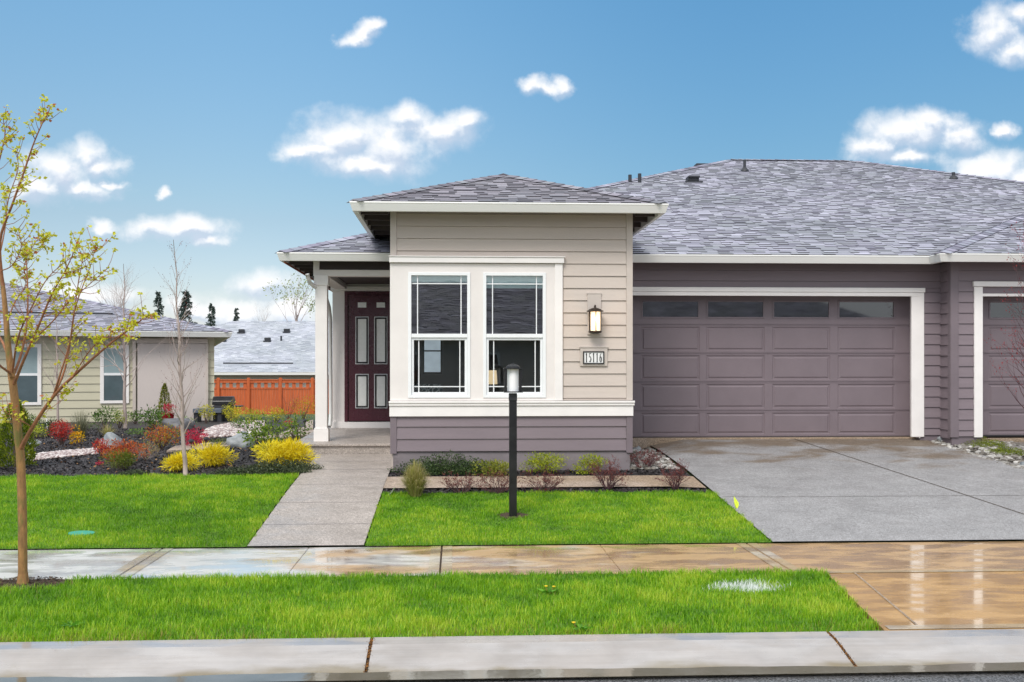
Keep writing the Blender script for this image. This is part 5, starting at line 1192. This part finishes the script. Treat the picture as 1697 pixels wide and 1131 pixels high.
cover(222, 789, 44, 10, 'small dark creeping shrub where mulch meets left lawn', DG2, 900, d=.25)
cover(320, 752, 60, 6, 'thin green creeping thyme beside the flagstone path', DG2, 500, d=.2)
# plants along the bay wall
cover(742, 786, 165, 38, 'wide dark green creeping shrub at the left end of the bay wall', DG, 7000, d=.42)
mound(815, 792, 66, 30, lmat('olive_leaf', [srgb(84, 92, 30), srgb(130, 140, 44), srgb(160, 156, 70)]), 'olive green low shrub just left of the lamp post', 900, .045, wd=.018)
shrub(903, 786, 80, 34, lmat('citrus_leaf', [srgb(104, 120, 20), srgb(150, 164, 30), srgb(188, 190, 60)]), 'lime green shrub to the right of the lamp post', .035, 1500, 9)
shrub(985, 787, 58, 32, LM['citrus_leaf'], 'lime green shrub under the house number', .035, 1000, 8)
tuft(688, 826, 60, 64, OB, 'tall straw and green ornamental grass beside the walk', 1300, wd=.007)
shrub(1085, 0, 1, 1, GR, 'x', n=2) if False else None
for i, (px, py, wp, hp, lb) in enumerate(((765, 820, 56, 38, 'bare purple barberry closest to the ornamental grass'), (826, 820, 56, 40, 'bare purple barberry just left of the lamp post'), (905, 816, 88, 36, 'wide spreading bare barberry right of the lamp post'),
      (1008, 812, 66, 50, 'reddish barberry below the house number'), (1120, 812, 46, 52, 'upright bare barberry at the driveway edge'), (1068, 778, 56, 34, 'reddish barberry by the white corner stones'))):
    twiggy(px, py, wp, hp, lb, 'purptwig', BU, 14 if i not in (3, 5) else 19, 'bare barberries in front of the bay', .0075)
# moss mounds by the right driveway
MO = lmat('moss', [srgb(80, 96, 20), srgb(124, 140, 30), srgb(150, 160, 50)])
cover(1632, 741, 68, 16, 'flat moss green mound nearer the garage trim', MO, 2600, .02, .5); cover(1668, 754, 56, 16, 'flat moss green mound nearer the frame edge', MO, 2200, .02, .45)
# ------------------------------------------------------------------ boulders, stones
def boulder(px, py, wpx, hpx, label, mat='rock', name='boulder'):
    x, y, z = gp(px, py); k = y/F; Vb, Fb = I3; s = np.array([wpx*k/2, wpx*k/2*.7, hpx*k*.75]); ph = rng.uniform(0, 6, 6)
    d = 1+.16*np.sin(Vb[:, 0]*3.1+ph[0])*np.cos(Vb[:, 1]*2.7+ph[1])+.10*np.sin(Vb[:, 2]*5+Vb[:, 0]*4+ph[2])+.04*np.sin(Vb[:, 0]*11+ph[3])*np.sin(Vb[:, 1]*12+ph[4])
    V = np.round(Vb*d[:, None]*3.2)/3.2*.45+Vb*d[:, None]*.55
    V = V*s+np.array([x, y, z+hpx*k*.22]); o = link(name, np_mesh(name, V, Fb), M[mat]); return tag(o, label, 'rock')
boulder(184, 742, 40, 22, 'pale grey boulder above the orange mound'); boulder(296, 712, 52, 20, 'dark flat boulder near the red pot', 'rockd'); boulder(400, 742, 48, 24, 'blue grey boulder beside the big leafy shrub')
boulder(58, 738, 24, 8, 'small flat stone in mulch by the arborvitae'); boulder(1567, 732, 28, 14, 'largest grey green stone at the second garage corner'); boulder(1055, 752, 18, 12, 'pale grey stone at the top of the corner stones')
boulder(1697, 774, 18, 10, 'grey stone at the right frame edge')
fg = MB()
def slab(pts, h=.05):
    q = [gp(*p) for p in pts]; b = len(fg.v); n = len(q)
    for dz in (0, h): fg.v += [(a[0], a[1], a[2]+dz) for a in q]
    fg.f.append(tuple(range(b+n, b+2*n))); fg.f += [(b+i, b+(i+1) % n, b+n+(i+1) % n, b+n+i) for i in range(n)]
slab([(276, 752), (335, 749), (392, 742), (396, 736), (350, 738), (290, 744)]); slab([(400, 736), (455, 731), (520, 724), (520, 716), (470, 722), (405, 731)]); slab([(452, 728), (519, 716), (519, 711), (486, 715)], .06)
slab([(506, 712), (519, 710), (519, 699), (507, 703)])
tag(fg.build('garden_path', M['stripc']), kind='structure')
# ------------------------------------------------------------------ small garden things
x, y, z = gp(278, 704); k = y/F
r = empty('planter', (x, y, z), 'glazed red pot standing before the patio shade', 'pot')
t = MB(); t.lathe([(.10, 0), (.13, .1), (.15, 18*k), (.16, 19*k), (.12, 19.5*k)], (x, y, z), 20); t.build('pot', M['redpot'], r, smooth=True)
P, d_, tone, c = blob_pts(260, .34, .22, .3, 5); leaves(P+np.array([x, y, z+18*k]), d_+np.array([0, 0, .4]), .04, .02, PK, 'flowers', r, tone)
x, y, z = gp(347, 699); k = y/F
r = empty('bench', (x, y, z), 'slate grey box bench left of the covered grill', 'bench')
t = MB(); t.box(x-23*k, x+23*k, y-.25, y+.25, z+.22, z+.33); t.build('seat', M['slate'], r, .01); 
for sx in (-1, 1): t = MB(); t.box(x+sx*19*k-.05, x+sx*19*k+.05, y-.2, y+.2, z-.05, z+.219); t.build('leg', M['charcoal'], r, .005)
y = 27.5; x = X(371, y); zt = Z(371, 657, y)
r = empty('covered_grill', (x, y, .55), 'black hooded barbecue grill against the orange fence view', 'grill')
t = MB(); t.box(x-.22, x+.2, y-.25, y+.25, .5, zt-.22); t.build('cabinet', M['charcoal'], r, .02)
t = MB(); t.prism([(-.25, 0), (.25, 0), (.27, .1), (.12, .21), (-.12, .21), (-.25, .1)], (x-.24, y, zt-.215), (x+.24, y, zt-.215), side=(0, 1, 0)); t.build('hood', M['black'], r, .01)
t = MB(); t.box(x+.21, x+.45, y-.2, y+.2, zt-.27, zt-.235); t.build('side_shelf', M['charcoal'], r, .005)
def pathlight(px, py, hpx, lb):
    x, y, z = gp(px, py); k = y/F; r = empty('path_light', (x, y, z), lb, 'garden light', 'black garden path lights'); h = hpx*k
    t = MB(); t.tube([(x, y, z-.02), (x, y, z+h*.8)], .009, 6); t.build('stake', M['black'], r); t = MB(); t.lathe([(.03, 0), (.035, .02), (.06, .025), (.02, .06), (.001, .065)], (x, y, z+h*.8), 12); t.build('lamp_head', M['black'], r)
for a in ((341, 745, 18, 'black path light between the crimson shrub and the flagstones'), (317, 747, 16, 'black path light in front of the crimson shrub'), (485, 728, 22, 'black path light left of the porch column by the leafy shrub'), (505, 718, 22, 'black path light nearest the porch column')): pathlight(*a)
def planttag(px, py, lb, ang):
    x, y, z = gp(px, py); t = MB(); t.prism([(-.03, 0), (.03, 0), (.03, .004), (-.03, .004)], (x, y, z+.02), (x+.07*math.cos(ang), y-.02, z+.12)); tag(t.build('plant_tag', M['tagw']), lb, 'plant tag', 'white plant tags in the bed')
planttag(122, 737, 'white plant tag leaning by the golden shrub', 2.2); planttag(231, 762, 'white plant tag between the olive heath and dry shrub', .8); planttag(496, 722, 'white plant tag by the leafy shrub near the porch', .6); planttag(646, 824, 'small white tag lying beside the front walk', 0.3)
x, y, z = gp(79, 722); t = MB(); t.tube([(x, y, z-.03), (x-.02, y, z+.36)], .012, 6); tag(t.build('garden_stake', M['tagw']), 'thin white garden stake left of the red shrub', 'stake')
# litter of needles and rust coloured grit lying in the kerb joints
def joint_litter(x0):
    n = 420; y = rng.uniform(7.34, 7.95, n); x = x0+rng.normal(0, .012, n)+.05*(y-7.6)*0; z = np.interp(y, [7.26, 7.34, 7.5, 7.66, 7.8, 7.955], [-.112, -.1, -.066, -.03, -.004, .008])-.004
    leaves(np.c_[x, y, z], rng.normal(size=(n, 3))*np.array([1, 1, .25])+np.array([0, 0, .15]), .016, .008, lmat('joint_litter', [srgb(70, 46, 28), srgb(130, 84, 40), srgb(168, 120, 60)], .8, 0), 'leaf_litter', None)
    return bpy.context.scene.collection.objects[-1]
for x0, lb in ((-.61, 'brown litter in the kerb joint left of the lamp post'), (2.78, 'brown litter in the kerb joint near the right end of the grass strip')): tag(joint_litter(x0), lb, 'litter', kind='stuff')
DW = lmat('weed_leaf', [srgb(60, 120, 20), srgb(120, 180, 50)]); 
def weed(px, py, lb, nf):
    x, y, z = gp(px, py); r = empty('dandelion', (x, y, z), lb, 'weed'); a = np.linspace(0, 6.28, 12, endpoint=False)+rng.uniform(0, .4, 12)
    leaves(np.tile([x, y, z+.045], (12, 1)), np.c_[np.cos(a), np.sin(a), np.full(12, .25)], .11, .03, DW, 'leaves', r)
    for k in range(nf):
        fx, fy = x+rng.uniform(-.06, .06), y+rng.uniform(-.04, .04); t = MB(); t.tube([(x, y, z), (fx, fy, z+.085)], .0025, 5); t.build('stalk', M['twig'], r); t = MB(); t.lathe([(.001, 0), (.014, .003), (.016, .009), (.001, .012)], (fx, fy, z+.085), 9); t.build('flower_head', M['flowery'], r)
M['flowery'] = pmat('dandelion_yellow', srgb(236, 200, 30), .6, .1, 9)
weed(962, 1052, 'flat dandelion at the kerb edge of the grass strip', 1); weed(908, 990, 'dandelion with two yellow flowers in the middle of the strip', 2); weed(118, 1046, 'leafy dandelion at the kerb edge near the street tree', 0)
n_ = 420; xx_ = rng.uniform(-8.5, -2.4, n_); yy_ = rng.uniform(15.5, 22, n_)
tag(leaves(np.c_[xx_, yy_, g(xx_, yy_)+.03], rng.normal(size=(n_, 3))*np.array([1, 1, .2]), .05, .028, lmat('dead_leaf', [srgb(110, 70, 40), srgb(160, 120, 74), srgb(196, 168, 120)], .7, .1), 'leaf_litter', None), 'dead tan leaves scattered over the mulch bed', 'leaf litter', kind='stuff')
# lawn flag and valve lid
x, y, z = gp(1217, 846); k = y/F; r = empty('marker_flag', (x, y, z), 'lime yellow marker flag at the lawn corner by the driveway', 'flag')
t = MB(); t.tube([(x+.03, y, z-.02), (x-.01, y, z+24*k)], .002, 5); t.build('wire', M['charcoal'], r)
t = MB(); pts = [(-.01, 24), (.055, 13), (.05, 8), (.03, 2), (.01, 6), (-.008, 14)]; b = len(t.v)
for dy in (0, .002): t.v += [(x+a, y-.01+dy+.015*math.sin(i*2), z+q*k) for i, (a, q) in enumerate(pts)]
t.f += [tuple(range(6)), tuple(range(6, 12))[::-1]]+[(i, (i+1) % 6, 6+(i+1) % 6, 6+i) for i in range(6)]; t.build('flag', M['flagy'], r)
t = MB(); lp = LID; b = [(lp[0]+.15*math.cos(a), lp[1]+.085*math.sin(a)) for a in np.linspace(0, 2*math.pi, 24, endpoint=False)]
for dz in (0, .035): t.v += [(q[0], q[1], float(g(q[0], q[1]))+dz) for q in b]
t.f += [tuple(range(24, 48))]+[(i, (i+1) % 24, 24+(i+1) % 24, 24+i) for i in range(24)]; tag(t.build('valve_cover', M['teal'], None, .004), 'teal oval irrigation valve lid set in the left lawn', 'valve lid')
# ------------------------------------------------------------------ street tree in leaf
def smooth(pts, n=5):
    P = [Vector(p) for p in pts]; P = [P[0]*2-P[1]]+P+[P[-1]*2-P[-2]]; out = []
    for i in range(1, len(P)-2):
        for k in range(n):
            t_ = k/n; a, b, c, d = P[i-1], P[i], P[i+1], P[i+2]
            out.append(.5*((2*b)+(c-a)*t_+(2*a-5*b+4*c-d)*t_*t_+(3*b-a-3*c+d)*t_**3))
    out.append(P[-2]); return out
TD = TREE[1]
STt = empty('street_tree', TREE, 'young tree with tan trunk and fresh yellow green leaves in the grass strip', 'tree')
def tp(px, py, dy=0): return (X(px, TD+dy), TD+dy, Z(px, py, TD+dy))
trunk = MB(); br_ = MB(); LC = []
def limb(mb, pts, r0, r1, sides=9):
    q = smooth(pts); n = len(q); mb.tube(q, [r0+(r1-r0)*(i/(n-1))**.8 for i in range(n)], sides); return q
q0 = limb(trunk, [tp(40, 985), tp(38, 960), tp(37, 850), tp(34, 760), tp(30, 720), tp(24, 660), tp(20, 625)], .043, .034, 12)
trunk.tube([tp(38, 975), tp(38, 962), tp(38, 950)], [.066, .050, .043], 12, caps=False)
q1 = limb(trunk, [tp(20, 630), tp(14, 580), tp(10, 530), tp(4, 470), tp(-10, 400, .1), tp(-28, 300, .2), tp(-40, 200, .3)], .034, .010)
Ls = [([(33, 748, 0), (50, 715, -.1), (88, 658, -.25), (130, 616, -.4), (185, 568, -.5), (228, 536, -.6), (240, 524, -.6)], .030, .005),
 ([(88, 658, -.25), (108, 610, -.2), (120, 540, -.1), (128, 480, 0), (138, 425, 0)], .016, .004),
 ([(88, 658, -.25), (100, 620, -.35), (115, 570, -.4), (125, 510, -.5), (150, 440, -.5), (158, 410, -.5)], .014, .003),
 ([(20, 628, 0), (34, 590, .15), (44, 540, .2), (46, 490, .25), (44, 440, .3), (40, 420, .3)], .020, .004),
 ([(22, 640, 0), (38, 600, -.2), (60, 550, -.3), (85, 490, -.4), (110, 445, -.4), (128, 405, -.4)], .022, .004),
 ([(20, 620, 0), (30, 560, -.3), (52, 510, -.4), (80, 460, -.5), (120, 425, -.5)], .014, .003),
 ([(5, 480, 0), (0, 400, -.1), (20, 340, -.2), (38, 290, -.25), (55, 240, -.3), (70, 205, -.3), (78, 190, -.3)], .020, .004),
 ([(5, 470, 0), (-10, 420, .3), (-15, 330, .35), (0, 260, .4), (8, 225, .4), (5, 195, .4)], .018, .004),
 ([(-2, 430, .1), (8, 380, .2), (14, 330, .3), (30, 280, .3), (25, 250, .3)], .010, .003),
 ([(14, 590, 0), (0, 560, .3), (-30, 520, .5), (-60, 470, .5), (-80, 400, .5)], .020, .004),
 ([(18, 620, 0), (-5, 600, -.3), (-20, 560, -.4), (-60, 530, -.5)], .016, .004),
 ([(55, 710, -.1), (40, 700, -.2), (12, 685, -.3), (0, 680, -.3)], .006, .002),
 ([(10, 540, 0), (25, 500, .3), (45, 470, .4), (40, 440, .4), (60, 400, .45), (70, 400, .45)], .010, .003),
 ([(0, 450, 0), (20, 440, -.3), (35, 410, -.4), (30, 380, -.4)], .008, .003),
 ([(120, 625, -.4), (150, 580, -.5), (175, 560, -.5), (210, 545, -.5)], .008, .003),
 ([(60, 560, -.3), (90, 530, -.4), (110, 505, -.45), (150, 470, -.5), (178, 445, -.5)], .009, .003)]
tw = MB()
for pts, r0, r1 in Ls:
    q = limb(br_, [tp(*p) for p in pts], r0*.78, r1*.8, 7); n = len(q)
    for i in range(max(2, n//4), n):
        for _ in range(random.choice((1, 1, 2))):
            p = q[i]; t_ = (q[min(i+1, n-1)]-q[i-1]).normalized(); sdv = Vector((random.gauss(0, 1), random.gauss(0, .8), random.gauss(.3, .6))); sdv = (sdv-sdv.project(t_)).normalized()
            d = (t_*.8+sdv).normalized(); L_ = random.uniform(.05, .2); e = p+d*L_+Vector((0, 0, L_*.2)); m_ = p+d*L_*.5
            tw.tube([p, m_, e], [.0035, .0026, .0018], 4, caps=False); LC += [e]+([m_] if random.random() < .35 else [])
    LC.append(q[-1])
trunk.build('trunk', M['bark'], STt, smooth=True); br_.build('branches', M['twig'], STt, smooth=True); tw.build('twigs', M['twig'], STt)
C, Dn = [], []
for e in LC:
    m_ = random.randint(5, 11); c0 = np.array(e[:]); v = rng.normal(size=(m_, 3)); v[:, 2] = v[:, 2]*.5-.05; C.append(c0+rng.normal(0, .012, (m_, 3))); Dn.append(v)
C, Dn = np.concatenate(C), np.concatenate(Dn)
rn = np.clip(rng.normal(.45, .22, len(C)), 0, .82); rn[rng.uniform(0, 1, len(C)) < .08] = 1.
leaves(C, Dn, .036, .026, lmat('maple_leaf', [srgb(150, 156, 20), srgb(196, 198, 40), srgb(224, 222, 80), srgb(212, 206, 66), srgb(190, 110, 66)], .45, .45), 'leaves', STt, rn)
# ------------------------------------------------------------------ slim bare trees
def slim(px, py, top, lean, label, mat, r0, nb, bl_, group=None, bud=None, name='bare_tree', at=None, t0=.25, rise=1.3):
    x, y, z = at or gp(px, py); h = (py-top)*y/F; rt = empty(name, (x, y, z), label, 'tree', group)
    tk = MB(); n = 14; q = [Vector((x+lean*h*i/n+.012*math.sin(i*1.7), y+.012*math.cos(i*2.1), z-.03+h*i/n)) for i in range(n+1)]; tk.tube(q, [r0*(1-.9*i/n) for i in range(n+1)], 8)
    tk.build('trunk', M[mat], rt, smooth=True); mb = MB(); tips = []
    for i in range(nb):
        t_ = t0+(.96-t0)*i/nb; a = i*2.4+random.uniform(-.3, .3); j = min(n-1, int(t_*n)); p = q[j].lerp(q[j+1], t_*n-j); L_ = bl_*(1.05-t_*.75)*random.uniform(.6, 1.2)
        branchy(mb, tips, p, (math.cos(a), math.sin(a), rise*random.uniform(.7, 1.2)), L_, r0*.34*(1.1-t_), 1 if L_ < .5 else 2, .55, (1, 3), .5)
    mb.build('branches', M[mat], rt)
    if bud is not None: C = np.array([p[:] for p, _ in tips]); C = C+rng.normal(0, .006, C.shape); leaves(C, ray_up(len(C)), bud[1], bud[1]*.5, bud[0], 'buds', rt)
    return rt
slim(307, 791, 400, -.045, 'slim bare tree with pale stem rising from the golden mound', 'greybark', .035, 40, .62, bud=(BU, .018), rise=1.9, t0=.18)
slim(207, 710, 440, -.005, 'white stemmed birch in front of the neighbour window', 'greybark', .045, 34, 1.0, rise=1.2)
slim(97, 720, 520, -.02, 'thin bare tree between the neighbour windows', 'greybark', .03, 24, .8, rise=1.4)
ra = (X(1712, 16.2), 16.2, float(g(9, 16.2)))
slim(1712, 775, 370, -.035, 'budding red twigged tree at the right frame edge', 'purptwig', .030, 70, .72, bud=(lmat('red_bud', [srgb(120, 30, 40), srgb(170, 60, 60)]), .03), at=ra, rise=1.2, t0=.2)
# ------------------------------------------------------------------ far trees
CN = lmat('conifer_needle', [srgb(50, 64, 62), srgb(76, 92, 86), srgb(104, 118, 108)], .6, .1)
def conifer(px, top, wpx, hpx, Dc, label):
    x = X(px, Dc); k = Dc/F; zt = Z(px, top, Dc); h = zt+3.0; w_ = wpx*k; r = empty('conifer', (x, Dc, -3.), label, 'tree', 'dark conifers on the skyline')
    mb = MB(); mb.tube([(x, Dc, -3), (x, Dc, zt)], [.012*h, .02], 6); mb.build('trunk', M['darkbark'], r); full = hpx*k; C, Dn = [], []
    lv = 17
    for i in range(lv):
        t_ = (i+.4)/lv; zz = zt-full*1.5*t_; R_ = (w_/2)*(.10+1.15*t_)
        for j in range(random.randint(4, 7)):
            a = random.uniform(0, 6.28); L_ = R_*random.uniform(.5, 1.2); m_ = 26; s = rng.uniform(0, 1, m_)
            C.append(np.c_[x+math.cos(a)*L_*s, Dc+math.sin(a)*L_*s, zz-L_*.30*s**1.5+rng.normal(0, .02*w_, m_)]); Dn.append(np.c_[np.full(m_, math.cos(a)), np.full(m_, math.sin(a)), rng.normal(-.3, .4, m_)]+rng.normal(0, .4, (m_, 3)))
    C, Dn = np.concatenate(C), np.concatenate(Dn); leaves(C, Dn, .14*w_, .05*w_, CN, 'crown', r)
conifer(262, 484, 28, 46, 200, 'small dark conifer leftmost on the skyline'); conifer(308, 483, 40, 58, 200, 'largest dark conifer above the neighbour roof end'); conifer(351, 504, 28, 44, 210, 'dark conifer between the two neighbour roofs'); conifer(392, 511, 22, 38, 220, 'smallest dark conifer above the far pale roof')
def bigtree(px, base, top, wpx, Dt, label, leafm=None, n=9, lf=.25, nl=4, mat='greybark'):
    x = X(px, Dt); z1 = Z(px, top, Dt); z0_ = Z(px, base, Dt); h = z1-z0_; rt = empty('bare_tree', (x, Dt, z0_), label, 'tree'); mb = MB(); tips = []; w_ = wpx*Dt/F
    tk = MB(); tk.tube([(x, Dt, z0_-3), (x, Dt, z0_+h*.35)], [.022*h, .014*h], 8); tk.build('trunk', M[mat], rt)
    for i in range(n):
        a = i*2.4; d = Vector((math.cos(a)*w_*.42, math.sin(a)*w_*.42, h*random.uniform(.5, .95))); branchy(mb, tips, (x, Dt, z0_+h*random.uniform(0, .3)), d, h*random.uniform(.42, .6), .006*h, 3, .42, (2, 4), .5)
    mb.build('branches', M[mat], rt)
    if leafm is not None: C = np.array([p[:] for p, _ in tips]); C = np.repeat(C, nl, 0)+rng.normal(0, .2, (len(C)*nl, 3)); C = C[C[:, 2] < z0_+h*(.35+.6*rng.uniform(0, 1, len(C))**1.5)]; leaves(C, ray_up(len(C), 0), lf, lf*.6, leafm, 'crown', rt)
bigtree(192, 560, 446, 90, 60, 'bare deciduous tree behind the pale neighbour house'); bigtree(492, 560, 452, 90, 85, 'deciduous tree in pale spring leaf behind the far roof', lmat('spring_leaf', [srgb(130, 142, 84), srgb(176, 182, 120)], .6), lf=.17, nl=2)
bigtree(435, 560, 508, 26, 95, 'small bare tree top over the far pale roof', None, 6)
